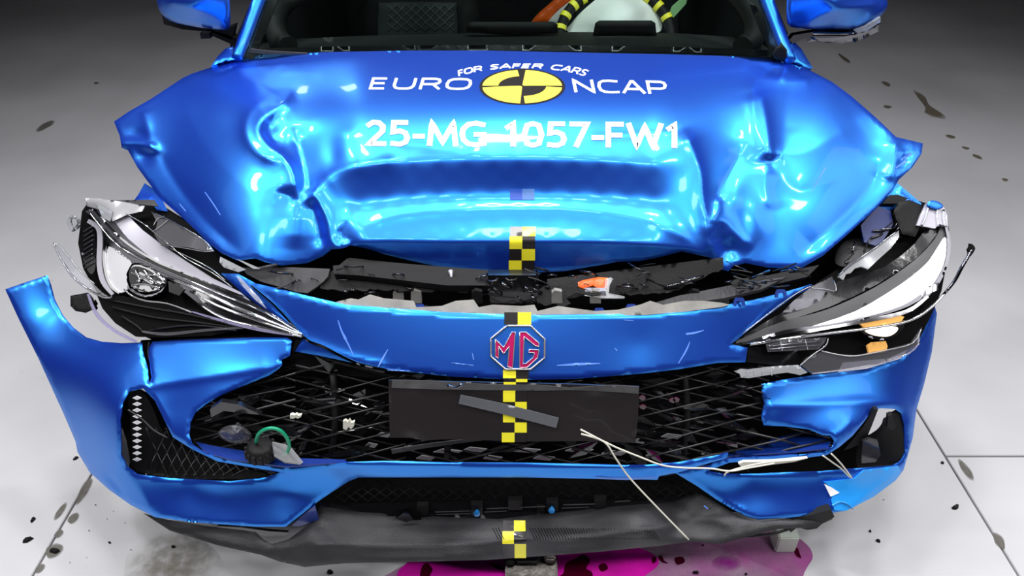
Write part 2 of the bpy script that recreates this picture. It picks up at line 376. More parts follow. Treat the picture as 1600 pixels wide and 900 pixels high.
hd = addf(
 # left folds
 crease([(452,136),(448,156),(428,172),(410,186),(404,204),(416,224),(440,244),(456,268),(462,300),(465,314)], .022, 9, 22, 1.5, .12),
 crease([(434,162),(412,160),(392,174),(384,196),(386,216),(398,234),(420,248),(444,256)], .010, 14, 9, 2, .2),
 crease([(440,182),(425,196),(424,214),(444,236)], -.012, 9, 9, 3, .3),
 crease([(456,196),(470,240),(480,284),(486,300)], -.016, 20, 12, 1.5, .25),
 crease([(484,294),(500,318),(512,344),(516,372),(528,388),(536,387),(542,374)], .015, 12, 12, 1.5, .08),
 crease([(480,310),(492,336),(500,366),(505,390)], -.012, 9, 9, 2.5, .2),
 crease([(486,296),(512,277),(532,266),(575,256),(640,248)], .010, 8, 26, 2, .2),
 crease([(462,318),(462,350),(461,390)], .007, 16, 16, 2, .3),
 crease([(430,300),(462,308)], -.007, 8, 8, 2, .3), blob(478,292,-.008,12),
 crease([(285,122),(300,190),(330,240),(400,310)], .003, 26, 26, 4, .2),
 crease([(244,220),(260,260),(288,304),(332,356),(380,398)], -.008, 22, 9, 3, .15),
 crease([(186,224),(210,222),(236,228)], .016, 5, 7, 1.5, .0), crease([(224,172),(230,196),(234,222)], .007, 8, 8, 1.5, .1), blob(214,210,-.010,18,10,12), blob(225,245,-.010,14,12),
 blob(240,232,.008,12,8),
 # centre fold lines
 crease([(545,380),(600,376),(700,377),(815,377),(940,378),(1060,386),(1108,398)], .007, 14, 8, 2, .05),
 crease([(555,366),(590,346),(640,334),(730,327),(815,325),(900,327),(1000,342),(1060,366),(1100,396)], .008, 14, 14, 2.5, .08),
 crease([(560,262),(660,249),(815,247),(960,250),(1060,262)], .004, 10, 20, 3, .2),
 blob(690,233,.0016,26,7), blob(845,214,.002,16,14), blob(740,238,.0015,10,5), blob(552,350,.006,16,26,-30),
 crease([(590,222),(640,226),(700,230)], .0018, 5, 5, 2, .3), crease([(900,216),(980,212),(1064,206)], .0022, 5, 5, 2, .2),
 blob(520,240,-.004,14,20), blob(545,210,.003,18,14),
 # right folds
 crease([(1068,200),(1082,232),(1094,268),(1097,304),(1103,344),(1108,378),(1124,402)], .019, 10, 22, 1.5, .1),
 crease([(1172,118),(1176,150),(1182,196),(1190,222),(1203,248)], .010, 22, 12, 2, .15),
 crease([(1186,140),(1195,176),(1200,208),(1205,254)], .014, 12, 18, 1.3, .12),
 crease([(1198,256),(1208,250),(1224,244)], -.005, 6, 8, 1.5, .2),
 crease([(1168,222),(1150,252),(1130,290),(1112,330)], -.010, 16, 14, 2.5, .2),
 crease([(1198,258),(1196,290),(1204,330)], .006, 16, 12, 2.5, .2),
 crease([(1112,372),(1116,352),(1132,346),(1150,366),(1176,388)], .010, 9, 16, 2.5, .15),
 crease([(1120,305),(1122,330),(1108,350)], .010, 7, 7, 2, .2), blob(1180,340,.008,18,36,-12), blob(1140,390,-.014,16,16), blob(1148,310,.006,16,24),
 crease([(1240,100),(1222,240)], -.005, 24, 24, 5, .3), crease([(1205,252),(1270,232),(1340,190)], .004, 20, 26, 5, .2),
 crease([(1378,248),(1356,296),(1316,340),(1244,402)], -.008, 12, 26, 3, .15),
 crease([(1340,165),(1372,190),(1402,216)], .004, 8, 12, 2, .2), crease([(1400,216),(1398,250),(1390,285)], .008, 6, 14, 1.5, .15),
 blob(1418,240,-.006,10), crease([(1404,240),(1430,236)], .005, 4, 4, 1, .1), crease([(1404,262),(1422,246)], -.005, 4, 4, 1, .1),
 crease([(1205,252),(1250,300),(1330,262)], -.004, 16, 16, 3, .2),
 # rear edge buckles
 crease([(395,86),(404,104),(425,112),(445,92)], .004, 4, 6, 1.2, .1), crease([(430,118),(455,111),(500,117)], .003, 4, 4, 1, .1),
 blob(400,133,.004,16,12), crease([(1165,96),(1190,104),(1222,118)], -.007, 7, 9, 1.5, .1), crease([(1172,118),(1222,124),(1270,126)], .006, 4, 8, 1.5, .1),
 crease([(1228,96),(1230,112),(1218,122)], .008, 4, 5, 1.2, .1),
)
hood, HS = patch('bonnet', HOOD, HC, PAINT, car, 4.5, hd, .004, rnd=(4, .004), back=PAINT2)
# ------------------------------------------------------------------ body shell behind the crumple zone
def loft(name, secs, m, parent, smooth=True, closed=False, thick=0):
    n = len(secs[0]); V = [p for s_ in secs for p in s_]; k = n if closed else n - 1
    Fc = [[i * n + j, i * n + (j + 1) % n, (i + 1) * n + (j + 1) % n, (i + 1) * n + j] for i in range(len(secs) - 1) for j in range(k)]
    o = put(name, V, Fc, m, parent, smooth)
    if thick:
        md = o.modifiers.new('thick', 'SOLIDIFY'); md.thickness = thick; md.offset = -1
    return o
for sx in (-1, 1):
    secs = []
    for Y, w_, zt in ((1.78, .85, .88), (1.9, .85, .925), (2.05, .86, .95), (2.3, .87, .965), (3.0, .91, .97), (4.0, .91, .98), (4.8, .88, .99), (5.15, .78, .97)):
        q = [(w_ - .15, zt), (w_ - .085, zt - .03), (w_ - .03, zt - .10), (w_, zt - .22), (w_ - .01, .50), (w_ - .02, .36), (w_ - .05, .22)]
        if Y < 2.35: q = [(w_ - .15, zt), (w_ - .10, zt - .03), (w_ - .05, zt - .09), (w_ - .03, zt - .14), (w_ - .02, zt - .18), (w_ - .03, max(.62, zt - .24)), (w_ - .06, max(.60, zt - .27))]
        secs.append([(sx * a, Y, z) for a, z in q])
    loft('side_panel', secs, PAINT, car, thick=.004)
    # door gap, handle, sill
    tubeW('door_seam', [(sx * .905, 2.75, z) for z in (.3, .5, .74)], .003, DARK, car)
    tubeW('door_seam', [(sx * .915, 3.75, z) for z in (.3, .5, .74)], .003, DARK, car)
    box('door_handle', (sx * .915, 3.55, .80), (.03, .16, .025), PAINT, car, bev=.008)
    # side glass and pillars
    gl = [[(sx * .755, 2.05, .97), (sx * .56, 2.55, 1.40)], [(sx * .755, 3.0, .98), (sx * .56, 3.0, 1.44)], [(sx * .755, 4.3, .99), (sx * .56, 4.2, 1.40)]]
    loft('side_window', gl, SIDEG, car, thick=.004)
    tubeW('door_pillar', [(sx * .76, 3.1, .96), (sx * .57, 3.12, 1.43)], .03, BLACKM, car)
    tubeW('rear_pillar', [(sx * .77, 4.75, .96), (sx * .70, 4.55, 1.15), (sx * .57, 4.2, 1.40)], [.07, .06, .05], PAINT, car)
    # wheels
    for Y in (1.95, 4.45):
        wh = empty('wheel', (sx * .79, Y, .32), car)
        pr = [(.10, .19), (.105, .24), (.10, .30), (.07, .32), (-.07, .32), (-.10, .30), (-.105, .24), (-.10, .19)]
        loft('tyre', [[(sx * .79 + u, Y + r_ * math.cos(t), .32 + r_ * math.sin(t)) for u, r_ in pr] for t in np.linspace(0, 2 * math.pi, 33)], RUBBER, wh, closed=True)
        loft('rim', [[(sx * .79 + u, Y + r_ * math.cos(t), .32 + r_ * math.sin(t)) for u, r_ in ((.10, .20), (-.10, .20))] for t in np.linspace(0, 2 * math.pi, 33)], CHROMED, wh, closed=False)
        for k in range(5):
            a = k * 2 * math.pi / 5
            tubeW('spoke', [(sx * .86, Y, .32), (sx * .87, Y + .2 * math.cos(a), .32 + .2 * math.sin(a))], [.035, .022], CHROMED, wh)
loft('roof', [[(x, Y - .04 * (x / .56) ** 2 * s_, z - .05 * (abs(x) / .6) ** 2.5) for x in np.linspace(-.59, .59, 9)] for Y, z, s_ in ((2.405, 1.455, -1), (3.0, 1.485, 0), (3.6, 1.48, 0), (4.2, 1.44, 1), (4.5, 1.38, 1))], PAINT, car, thick=.01)
loft('rear_window', [[(x * (1 if z > 1.2 else 1.15), Y, z) for x in np.linspace(-.57, .57, 5)] for Y, z in ((4.5, 1.37), (4.95, 1.0))], BLACK, car, thick=.005)
loft('tailgate', [[(x, Y, z) for x in np.linspace(-.78, .78, 7)] for Y, z in ((4.93, 1.0), (5.15, .95), (5.2, .6), (5.15, .25))], PAINT, car, thick=.01)
box('underbody', (0, 3.2, .25), (1.5, 3.5, .1), DARK, car)
box('firewall', (0, 1.98, .60), (1.44, .08, .62), DARK, car)

# windscreen and pillars
WC = [(371,88,1.825),(1233,90,1.815),(815,84,1.875),(520,-289,2.35),(1082,-289,2.35),(800,-292,2.405)]
WS, _ = patch('windscreen', [(380,92),(412,0),(520,-285),(800,-292),(1082,-285),(1192,0),(1224,96),(1000,92),(815,88),(600,90)], WC, GLASS, car, 30, thick=.005)
strip('windscreen_border', [(388,82),(420,80),(600,76),(815,75),(1000,77),(1180,82),(1220,88)], [10,9,9,9,9,10,12], WC, BLACK, car, off=-.007, step=12)
strip('windscreen_border', [(385,90),(398,55),(420,0),(530,-280)], [20,26,26,18], WC, BLACK, car, off=-.007, step=12)
strip('windscreen_border', [(1219,90),(1205,50),(1183,0),(1072,-280)], [24,28,26,18], WC, BLACK, car, off=-.007, step=12)
for pl in ([(370,92),(380,65),(404,0),(430,-70),(520,-292)], [(1236,96),(1222,62),(1199,0),(1172,-75),(1083,-292)]):
    A = [P(x, y, Surf(WC).pts([x], [y])[0][1]) for x, y in pl]
    tubeW('windscreen_pillar', A, [.013, .015, .016, .020, .03], PAINT, car, seg=12)
patch('cowl_trim', [(1206,86),(1212,74),(1222,68),(1230,78),(1228,92),(1214,94)], 1.80, BLACKM, car, 3, thick=.01, rnd=(3,.004))
strip('cowl_trim', [(391,79),(420,82),(480,84)], [6,5,2], 1.82, GREY, car)
# interior
box('cabin_lining', (0, 3.35, .82), (1.46, .04, 1.02), INTER, car)
box('cabin_lining', (0, 2.9, 1.36), (.9, 1.0, .03), INTER, car)
for sx in (-1, 1):
    box('door_lining', (sx * .735, 2.65, .66), (.03, 1.36, .62), INTER, car)
patch('dashboard', [(392,88),(396,70),(440,62),(560,56),(730,52),(800,50),(920,50),(1060,52),(1150,58),(1215,70),(1224,92)],
      [(392,88,1.90),(1224,92,1.90),(800,80,1.98),(440,62,2.16),(800,50,2.28),(1150,58,2.16)], INTER, car, 12, thick=.03, rnd=(6,.02))
patch('dashboard_screen', [(728,50),(730,38),(736,34),(864,34),(871,38),(872,52),(800,56)], 2.20, BLACKM, car, 6, thick=.03, rnd=(4,.01), label='wide dark screen hood on top of the dashboard')
patch('instrument_hood', [(926,56),(930,36),(936,32),(1018,32),(1024,36),(1026,56)], 2.16, BLACKM, car, 6, thick=.04, rnd=(5,.012), label='dark instrument hood in front of the steering wheel')
WH2 = 0
def seat(x0, x1, yt, Y, quilt):
    st = empty('seat', tuple(P((x0 + x1) / 2, 60, Y)), car)
    patch('backrest', [(x0-40,70),(x0-30,0),(x0,-60),(x1,-60),(x1+30,0),(x1+40,70)], Y + .03, INTER, st, 14, thick=.08, rnd=(14,.04))
    patch('backrest_cushion', crom([(x0,64),(x0+2,yt+8),(x0+12,yt),(x1-12,yt),(x1-2,yt+8),(x1,64)],3,False), Y, SEATM, st, 8, thick=.05, rnd=(6,.01))
    if quilt:
        for i in range(-4, 12):
            for q in (1, -1):
                pts = [(x0 + i * 15 + (k * 15 if q > 0 else 60 - k * 15), yt + 3 + k * 14, Y - .003) for k in range(5)]
                pts = [p for p in pts if x0 + 3 < p[0] < x1 - 3 and p[1] < 62]
                if len(pts) > 1: tube('quilt_seam', pts, .0018, QUILT, st, seg=5, sub=1)
QUILT = mat('quilt_thread', (.10, .12, .12), .7)
seat(590, 715, 4, 2.75, True); seat(900, 1060, -20, 2.85, False)
# steering wheel with chequered tape
sw = empty('steering_wheel', tuple(P(962, 62, 2.38)), car)
ring = [(962 + 87 * math.cos(t), 58 - 74 * math.sin(t), 2.38 + .10 * math.sin(t)) for t in np.linspace(-.25, math.pi + .25, 30)]
tube('wheel_rim', ring, .017, BLACKM, sw, seg=10, sub=2)
for t in (2.95, 2.68, 2.42, 2.2, 1.2, .95, .7, .42):
    tube('tape_band', [(962 + 87.5 * math.cos(u), 58 - 74.5 * math.sin(u), 2.378 + .10 * math.sin(u)) for u in (t - .05, t, t + .05)], .0185, YEL, sw, seg=10)
patch('airbag', crom([(888,50),(893,36),(905,22),(925,4),(950,-14),(985,-20),(1010,-8),(1024,8),(1032,26),(1034,44),(1020,52),(950,54)],3,True), [(888,50,2.42),(1034,44,2.42),(960,50,2.30),(960,-14,2.50),(905,22,2.44),(1024,8,2.46),(960,20,2.34)], FABW, sw, 6,
      addf(crease([(925,50),(945,20),(980,-10)],.008,8), crease([(960,50),(1000,30),(1024,10)],-.007,8), blob(985,20,.012,20), crease([(900,40),(930,30),(1000,44)],.005,6)), .02, label='crumpled white airbag cloth')
ab = empty('side_airbag', tuple(P(865, 30, 2.6)), car)
patch('orange_cloth', crom([(830,38),(840,22),(856,8),(880,-12),(905,-24),(912,-14),(892,4),(872,20),(858,38)],3,True), 2.60, ORANGE, ab, 6, thick=.03, rnd=(5,.02), label='orange cloth band')
patch('white_cloth', crom([(856,38),(868,20),(890,2),(912,-16),(935,-20),(920,0),(895,20),(880,40)],3,True), 2.58, FABW, ab, 6, thick=.03, rnd=(5,.02), label='white cloth band')
patch('green_tape', [(1046,20),(1050,10),(1064,-2),(1075,-6),(1072,6),(1052,28)], 2.5, GREENP, car, 5, label='pale green tape across the driver side')
tube('door_trim', [(470,-10,2.3),(440,10,2.25),(430,40,2.1),(436,62,2.02),(450,74,1.97)], .03, INTER, car)
tube('door_trim', [(1150,-10,2.3),(1170,15,2.2),(1180,40,2.1),(1176,62,2.02),(1160,74,1.97)], .03, INTER, car)

# wing mirrors
ml = empty('wing_mirror', tuple(P(300, 20, 1.85)), car)
patch('mirror_shell', crom([(238,-50),(245,0),(250,18),(266,33),(300,41),(330,45),(356,46),(360,30),(359,0),(356,-40),(330,-70),(270,-74)],3,True),
      [(245,0,1.86),(266,33,1.87),(356,46,1.85),(300,10,1.78),(300,38,1.85),(358,0,1.83),(270,-74,1.95),(350,-60,1.93),(300,-30,1.80)], PAINT, ml, 4,
      addf(crease([(258,2),(290,10),(330,20),(358,40)],.012,16,7,2,.1)), .08, rnd=(7,.025))
patch('mirror_underside', [(252,20),(256,38),(285,46),(330,50),(362,62),(366,40),(356,44),(300,39)], 1.90, BLACKM, ml, 5, thick=.03)
patch('mirror_arm', [(318,50),(325,46),(355,54),(372,62),(368,72),(345,62)], 1.90, BLACKM, ml, 5, thick=.03)
patch('camera_pod', [(312,52),(326,52),(329,60),(314,61)], 1.86, BLACKM, ml, 4, thick=.02)
mr = empty('wing_mirror', tuple(P(1300, 20, 1.85)), car)
patch('mirror_shell', crom([(1240,-45),(1231,-10),(1229,22),(1235,42),(1275,46),(1320,47),(1350,42),(1375,26),(1387,8),(1380,-8),(1350,-45),(1290,-62)],3,True),
      [(1231,0,1.83),(1235,42,1.85),(1320,47,1.86),(1385,10,1.90),(1300,10,1.77),(1300,40,1.85),(1290,-60,1.94),(1350,-40,1.93),(1300,-20,1.79)], PAINT, mr, 4,
      addf(crease([(1250,40),(1285,22),(1330,12),(1378,4)],.013,7,16,2,.1)), .08, rnd=(7,.025))
patch('mirror_underside', crom([(1262,49),(1320,50),(1352,43),(1374,32),(1372,42),(1352,54),(1325,62),(1295,65),(1270,62)],3,True), 1.86, CHROMED, mr, 4, thick=.03, rnd=(4,.01))
patch('indicator_lens', [(1335,48),(1352,42),(1376,27),(1376,34),(1355,48),(1340,52)], 1.845, MILKY, mr, 4, thick=.01)
patch('mirror_arm', [(1234,62),(1240,55),(1270,50),(1272,57),(1250,63),(1238,68)], 1.86, CHROMED, mr, 4, thick=.02)
patch('mirror_base', [(1232,66),(1240,64),(1252,76),(1270,106),(1258,108),(1240,96)], [(1232,66,1.86),(1270,106,1.82),(1240,96,1.82)], PAINT, car, 4, thick=.03, rnd=(3,.005))
patch('mirror_base', [(330,103),(340,88),(352,76),(364,72),(368,86),(372,92),(350,96)], [(330,103,1.80),(364,72,1.86),(372,92,1.82)], PAINT, car, 4, thick=.03, rnd=(3,.005))
# folded front wings
patch('wing_panel', [(206,318),(216,304),(226,286),(248,300),(262,330),(245,328),(236,316)], [(206,318,1.48),(226,286,1.55),(262,330,1.44)], PAINT, car, 4, crease([(212,312),(240,312)],.01,5), label='crumpled blue tip of the front wing')
patch('wing_panel', [(1392,292),(1402,286),(1440,318),(1436,326),(1400,325),(1350,345),(1372,320)], [(1392,292,1.52),(1440,318,1.50),(1350,345,1.46)], PAINT, car, 4, crease([(1400,300),(1425,320)],.008,5))
# ------------------------------------------------------------------ panel with badge
BP = [(345,427),(372,428),(400,443),(440,452),(480,462),(540,476),(620,482),(700,488),(815,492),(940,491),(1010,489),(1070,484),(1130,477),(1180,468),(1230,455),(1268,444),(1272,449),(1245,460),(1215,482),(1180,508),(1142,538),(1168,543),(1165,566),(1121,567),(1060,577),(1000,584),(900,592),(810,594),(700,588),(610,578),(556,568),(500,556),(461,549),(474,528),(430,498),(374,453)]
BC = [(346,428,1.30),(470,460,1.215),(540,475,1.185),(700,487,1.155),(815,492,1.15),(940,491,1.155),(1070,483,1.175),(1150,474,1.205),(1240,452,1.27),(1270,446,1.29),(479,526,1.165),(556,565,1.115),(700,588,1.078),(810,593,1.072),(1000,583,1.09),(1121,567,1.125),(1168,543,1.165),(815,540,1.112),(620,530,1.13),(1000,535,1.13)]
front_panel, FS = patch('front_panel', BP, BC, PAINT, car, 6, addf(crease([(472,528),(510,545),(556,562),(610,574)],.004,5,12,1.5,.1)), .004, rnd=(3.5,.004), back=PAINT2)
front_panel['label'] = 'blue nose panel carrying the octagonal badge'

# ------------------------------------------------------------------ bumper skin, left and right pieces
BL = [(8,452),(40,441),(74,430),(80,445),(86,468),(98,492),(115,512),(135,527),(160,534),(190,536),(222,535),(224,552),(231,575),(233,600),(237,590),(233,562),(232,545),(238,534),(280,531),(340,529),(400,527),(448,527),(456,532),(453,556),(440,562),(441,570),(436,576),(420,587),(380,603),(345,618),(321,632),(305,645),(298,660),(296,680),(302,697),(321,710),(360,720),(400,727),(446,731),(500,728),(540,722),(600,720),(700,722),(815,723),(927,725),(1000,727),(1060,722),(1110,713),(1138,708),(1136,716),(1100,726),(1062,738),(1030,744),(1027,750),(927,748),(815,746),(700,746),(560,746),(545,752),(520,768),(495,785),(472,803),(446,823),(400,823),(300,816),(242,808),(204,789),(170,765),(140,738),(121,706),(118,690),(100,648),(60,560),(30,500)]
HL = [(223,607),(242,626),(255,653),(270,683),(302,703),(340,721),(438,738),(416,746),(359,752),(265,747),(215,741),(198,730),(189,711),(188,654),(192,630),(202,612)]
CL = [(10,452,1.37),(75,432,1.40),(40,500,1.32),(95,490,1.36),(60,560,1.27),(115,512,1.31),(100,560,1.245),(160,536,1.255),(222,536,1.215),(222,570,1.18),(330,531,1.19),(448,529,1.168),
      (150,590,1.175),(215,570,1.155),(330,560,1.157),(440,550,1.146),(205,603,1.13),(300,586,1.132),(430,569,1.127),
      (100,648,1.19),(140,660,1.125),(185,640,1.085),(121,704,1.15),(150,715,1.085),(190,700,1.045),(140,738,1.12),(170,750,1.06),(204,787,1.03),
      (320,598,1.115),(420,583,1.125),(300,640,1.085),(265,640,1.095),(270,680,1.055),(300,700,1.025),(345,618,1.095),(321,712,1.01),(446,733,.998),
      (205,745,1.05),(300,750,1.053),(440,747,1.053),(530,752,1.042),(230,775,1.012),(340,775,1.0175),(470,775,1.0175),(250,806,.978),(350,806,.982),(440,806,.982),(446,822,.960),(350,818,.965),(490,788,1.0),
      (540,723,.993),(700,723,.99),(815,724,.99),(1000,728,.995),(1130,712,1.02),(540,748,1.02),(700,745,.998),(815,745,.998),(1020,747,1.0)]
dl = addf(crease([(436,572),(330,588),(240,602),(205,610)],.006,6,14,2,.1), crease([(540,727),(700,728),(900,730),(1050,728)],.004,5,5,2,.05), crease([(322,712),(380,724),(446,731),(540,722)],.004,4,4,1.5,.1),
          crease([(192,735),(215,760),(244,806)],.006,10,18,2.5,.2), crease([(204,610),(190,650),(191,710),(206,738)],.004,5,5,2,.1), crease([(166,738),(190,770),(200,785)],-.004,4,4,1.,.2), blob(450,770,-.003,30,12))
lb, LS = patch('bumper_skin', BL, CL, PAINT, car, 5, dl, .0035, holes=[HL], lam=.35, rnd=(4,.005), back=PAINT2, label='larger blue bumper piece with a hairline split near the headlight')
BR = [(1190,600),(1230,592),(1272,586),(1355,576),(1408,560),(1440,520),(1458,470),(1464,490),(1456,550),(1444,600),(1432,640),(1426,685),(1412,734),(1400,750),(1362,775),(1321,798),(1290,803),(1230,809),(1185,812),(1166,807),(1140,793),(1117,779),(1090,760),(1050,736),(1075,734),(1100,729),(1140,717),(1240,711),(1284,707),(1300,698),(1303,689),(1297,681),(1285,680),(1264,671),(1225,666),(1193,665),(1189,650),(1194,630),(1190,615)]
HR = [(1105,736),(1139,723),(1200,718),(1262,715),(1292,711),(1312,698),(1332,681),(1347,663),(1364,641),(1376,638),(1398,639),(1408,646),(1413,665),(1414,708),(1407,720),(1395,727),(1345,731),(1310,734),(1283,736),(1173,740),(1135,741)]
CR = [(1190,601,1.125),(1272,586,1.17),(1355,576,1.21),(1408,560,1.25),(1458,475,1.37),(1462,520,1.36),(1440,600,1.26),(1426,685,1.16),(1412,734,1.11),(1362,775,1.05),(1321,798,1.0),
      (1200,638,1.087),(1300,632,1.128),(1390,628,1.162),(1200,618,1.107),(1272,610,1.143),(1355,600,1.183),(1410,610,1.20),(1194,664,1.09),(1260,668,1.075),(1340,655,1.10),(1300,655,1.09),(1306,692,1.045),(1240,710,1.03),(1139,718,1.01),(1070,734,1.01),
      (1420,700,1.12),(1085,745,1.052),(1173,746,1.055),(1290,742,1.062),(1400,730,1.085),(1110,770,1.022),(1200,775,1.018),(1300,775,1.022),(1175,806,.979),(1240,806,.981),(1310,798,.992)]
dr = addf(crease([(1192,637),(1260,632),(1340,628),(1400,630),(1420,645),(1424,680)],.007,8,13,2.5,.05), crease([(1150,716),(1240,711),(1287,707),(1304,690)],.004,4,4,1.5,.1),
          crease([(1050,738),(1117,776),(1170,805)],.004,6,6,1.5,.1), crease([(1405,735),(1360,770),(1320,795)],.004,8,8,2,.1), crease([(1300,684),(1318,672),(1330,655)],.005,6,6,2,.1), crease([(1190,648),(1196,655),(1193,664)],.006,3,3,1,.1))
rb, RS = patch('bumper_skin', BR, CR, PAINT, car, 5, dr, .0035, holes=[HR], lam=.35, rnd=(4,.005), back=PAINT2, label='smaller blue bumper piece torn off raggedly beside the grille')
# ------------------------------------------------------------------ front lip
LP = [(224,802),(262,812),(325,822),(400,831),(411,843),(425,850),(450,843),(475,825),(492,812),(500,790),(560,800),(620,803),(700,808),(779,811),(860,801),(929,794),(1000,788),(1052,785),(1090,770),(1108,778),(1135,795),(1160,809),(1184,815),(1240,809),(1296,798),(1301,811),(1272,824),(1215,827),(1190,833),(1160,841),(1124,850),(1082,846),(1028,853),(950,861),(860,868),(760,875),(640,878),(540,880),(476,886),(438,878),(408,867),(340,852),(265,829)]
LC = [(500,795,1.03),(700,808,1.02),(860,800,1.03),(1050,786,1.04),(1100,776,1.04),(500,852,.957),(700,848,.952),(815,844,.95),(1000,832,.957),(540,880,.945),(815,872,.94),(1000,857,.947),(226,806,1.03),(340,848,.965),(438,874,.945),(1184,820,.972),(1296,804,1.0),(1124,846,.955),(1100,815,1.0),(1040,820,.98)]
lip, LIPS = patch('front_lip', LP, LC, LIPM, car, 6, addf(crease([(470,850),(600,852),(720,848),(860,842),(1000,830),(1080,812)],.007,5,7,2,.08), crease([(520,818),(650,816),(790,822),(900,822),(1000,828)],-.004,8,8,2,.2), crease([(1060,790),(1080,808),(1120,812),(1150,826)],.008,8,10,2,.2), crease([(1058,840),(1062,815),(1090,800)],-.006,6,6,2,.2), crease([(425,860),(470,852),(495,822)],.005,6,6,2,.1)), .004, rnd=(3,.004))
for i, (x, y) in enumerate([(y_, 0) for y_ in ()]): pass
for i in range(58):
    x = 770 + i * 4.4; y0 = 824 + abs(x - 900) * .012
    if abs(x - 803) < 24 and True: continue
    A = LIPS.pts([x, x + 9], [y0 + (x - 800) * .01, min(843, y0 + 18)], .0012)
    tubeW('rib', A, .0007, BLACKM, lip, seg=4, sub=1)
# ------------------------------------------------------------------ structure behind
patch('radiator_support', [(238,330),(300,372),(345,405),(520,392),(560,384),(815,420),(1065,392),(1140,400),(1290,396),(1400,300),(1425,330),(1420,500),(1320,560),(1300,600),(1310,700),(1200,724),(1000,730),(400,730),(300,700),(300,620),(440,575),(300,535),(235,530),(200,500)],
      [(238,330,1.55),(1400,300,1.60),(815,420,1.45),(300,700,1.25),(1310,700,1.25),(815,730,1.22),(240,520,1.38),(1420,500,1.42)], DARK, car, 20, thick=.02)
patch('lower_duct', [(180,600),(300,640),(480,735),(560,748),(1040,748),(1130,728),(1300,690),(1345,650),(1365,700),(1330,745),(1150,800),(1052,800),(1000,806),(700,815),(500,815),(470,800),(300,770),(190,745)],
      [(190,610,1.20),(190,740,1.14),(600,770,1.13),(1000,770,1.13),(1345,650,1.22),(1330,745,1.15),(800,815,1.07),(300,640,1.2)], DARK, car, 20, thick=.01)
# right duct liner
patch('duct_liner', crom([(1382,655),(1392,645),(1402,640),(1411,650),(1414,700),(1408,722),(1380,730),(1340,732),(1342,690),(1360,678),(1374,668)],3,True), [(1382,655,1.15),(1411,650,1.17),(1408,722,1.11),(1340,732,1.12),(1342,690,1.15)], BLACKM, car, 5, thick=.01, rnd=(3,.004))
patch('duct_fin', [(1366,640),(1372,640),(1362,666),(1352,690),(1330,700),(1318,704),(1335,684),(1350,664)], 1.12, BLACKM, car, 5, thick=.01)
patch('duct_bracket', [(1348,690),(1358,686),(1372,690),(1376,712),(1368,722),(1346,724)], 1.11, SMOKE, car, 5, thick=.006)
patch('duct_bracket', [(1388,650),(1394,648),(1400,668),(1394,672),(1386,668)], 1.10, BLACKM, car, 4, thick=.01)
# left duct grid and slots
lg = empty('side_duct_grille', tuple(P(260, 690, 1.08)), car)
patch('duct_panel', crom([(200,618),(222,612),(240,640),(256,676),(300,712),(400,736),(410,746),(300,748),(215,736),(206,700),(203,650)],3,True), [(200,618,1.14),(215,736,1.08),(400,740,1.08),(300,712,1.11),(256,676,1.12)], BLACKM, lg, 7, thick=.008)
for k in range(11):
    y = 622 + k * 9.6
    patch('slot', [(207,y),(214,y-3.2),(221,y),(214,y+3.2)], 1.095 - k * .003, WHT, lg, 4, thick=.001, label='pale floor-coloured slot in the duct')
for k in range(13):
    for q in (1, -1):
        p = [(228 + k * 15, 668 + max(0, k - 4) * 3 if q > 0 else 742), (228 + k * 15 + 34, 742 if q > 0 else 668 + max(0, k - 2) * 6)]
        p = [(x, max(y, 664 + (x - 250) * .42)) for x, y in p]
        tube('grid_bar', [(x, min(y, 744), 1.085) for x, y in p], .0016, BLACK, lg, seg=5, sub=1)
patch('number_card', [(190,670),(197,690),(203,722),(200,732),(193,728),(190,700)], 1.09, MILKY, lg, 4)
tube('wire', [(200,640,1.08),(222,655,1.075),(240,672,1.07),(262,684,1.06)], .0015, GREY, lg, seg=5)
# ------------------------------------------------------------------ lettering, sticker, tape on the bonnet
def text2d(body, bold=0., res=4):
    cu = bpy.data.curves.new('t', 'FONT'); cu.body = body; cu.offset = bold; cu.resolution_u = res; cu.space_character = 1.15
    o = bpy.data.objects.new('t', cu); COL.objects.link(o)
    dg = bpy.context.evaluated_depsgraph_get(); me = bpy.data.meshes.new_from_object(o.evaluated_get(dg))
    bpy.data.objects.remove(o); bm = bmesh.new(); bm.from_mesh(me); bpy.data.meshes.remove(me)
    xs = [v.co.x for v in bm.verts]; ys = [v.co.y for v in bm.verts]
    return bm, min(xs), max(xs), min(ys), max(ys)
def print_on(name, bm, mp, surf, m, parent, off=.0012, cut=.12, label=None):
    """cut a flat figure into a fine grid and lay it on a depth surface; mp maps (u, v) arrays to picture px"""
    us = [v.co.x for v in bm.verts]; vs_ = [v.co.y for v in bm.verts]
    for lo, hi, n_ in ((min(us), max(us), (1, 0, 0)), (min(vs_), max(vs_), (0, 1, 0))):
        q = lo + cut
        while q < hi:
            bmesh.ops.bisect_plane(bm, geom=bm.verts[:] + bm.edges[:] + bm.faces[:], plane_co=(q * n_[0], q * n_[1], 0), plane_no=n_); q += cut
    bmesh.ops.triangulate(bm, faces=bm.faces[:]); bm.verts.index_update()
    u = np.array([v.co.x for v in bm.verts]); v = np.array([q.co.y for q in bm.verts]); x, y = mp(u, v)
    Pt = surf.pts(x, y, off); T = [[q.index for q in f.verts] for f in bm.faces]; bm.free()
    T = [t if np.cross(Pt[t[1]] - Pt[t[0]], Pt[t[2]] - Pt[t[0]]) @ (Pt[t[0]] - np.array([0, 0, CH])) < 0 else t[::-1] for t in T]
    return put(name, Pt, T, m, parent, True, label=label)
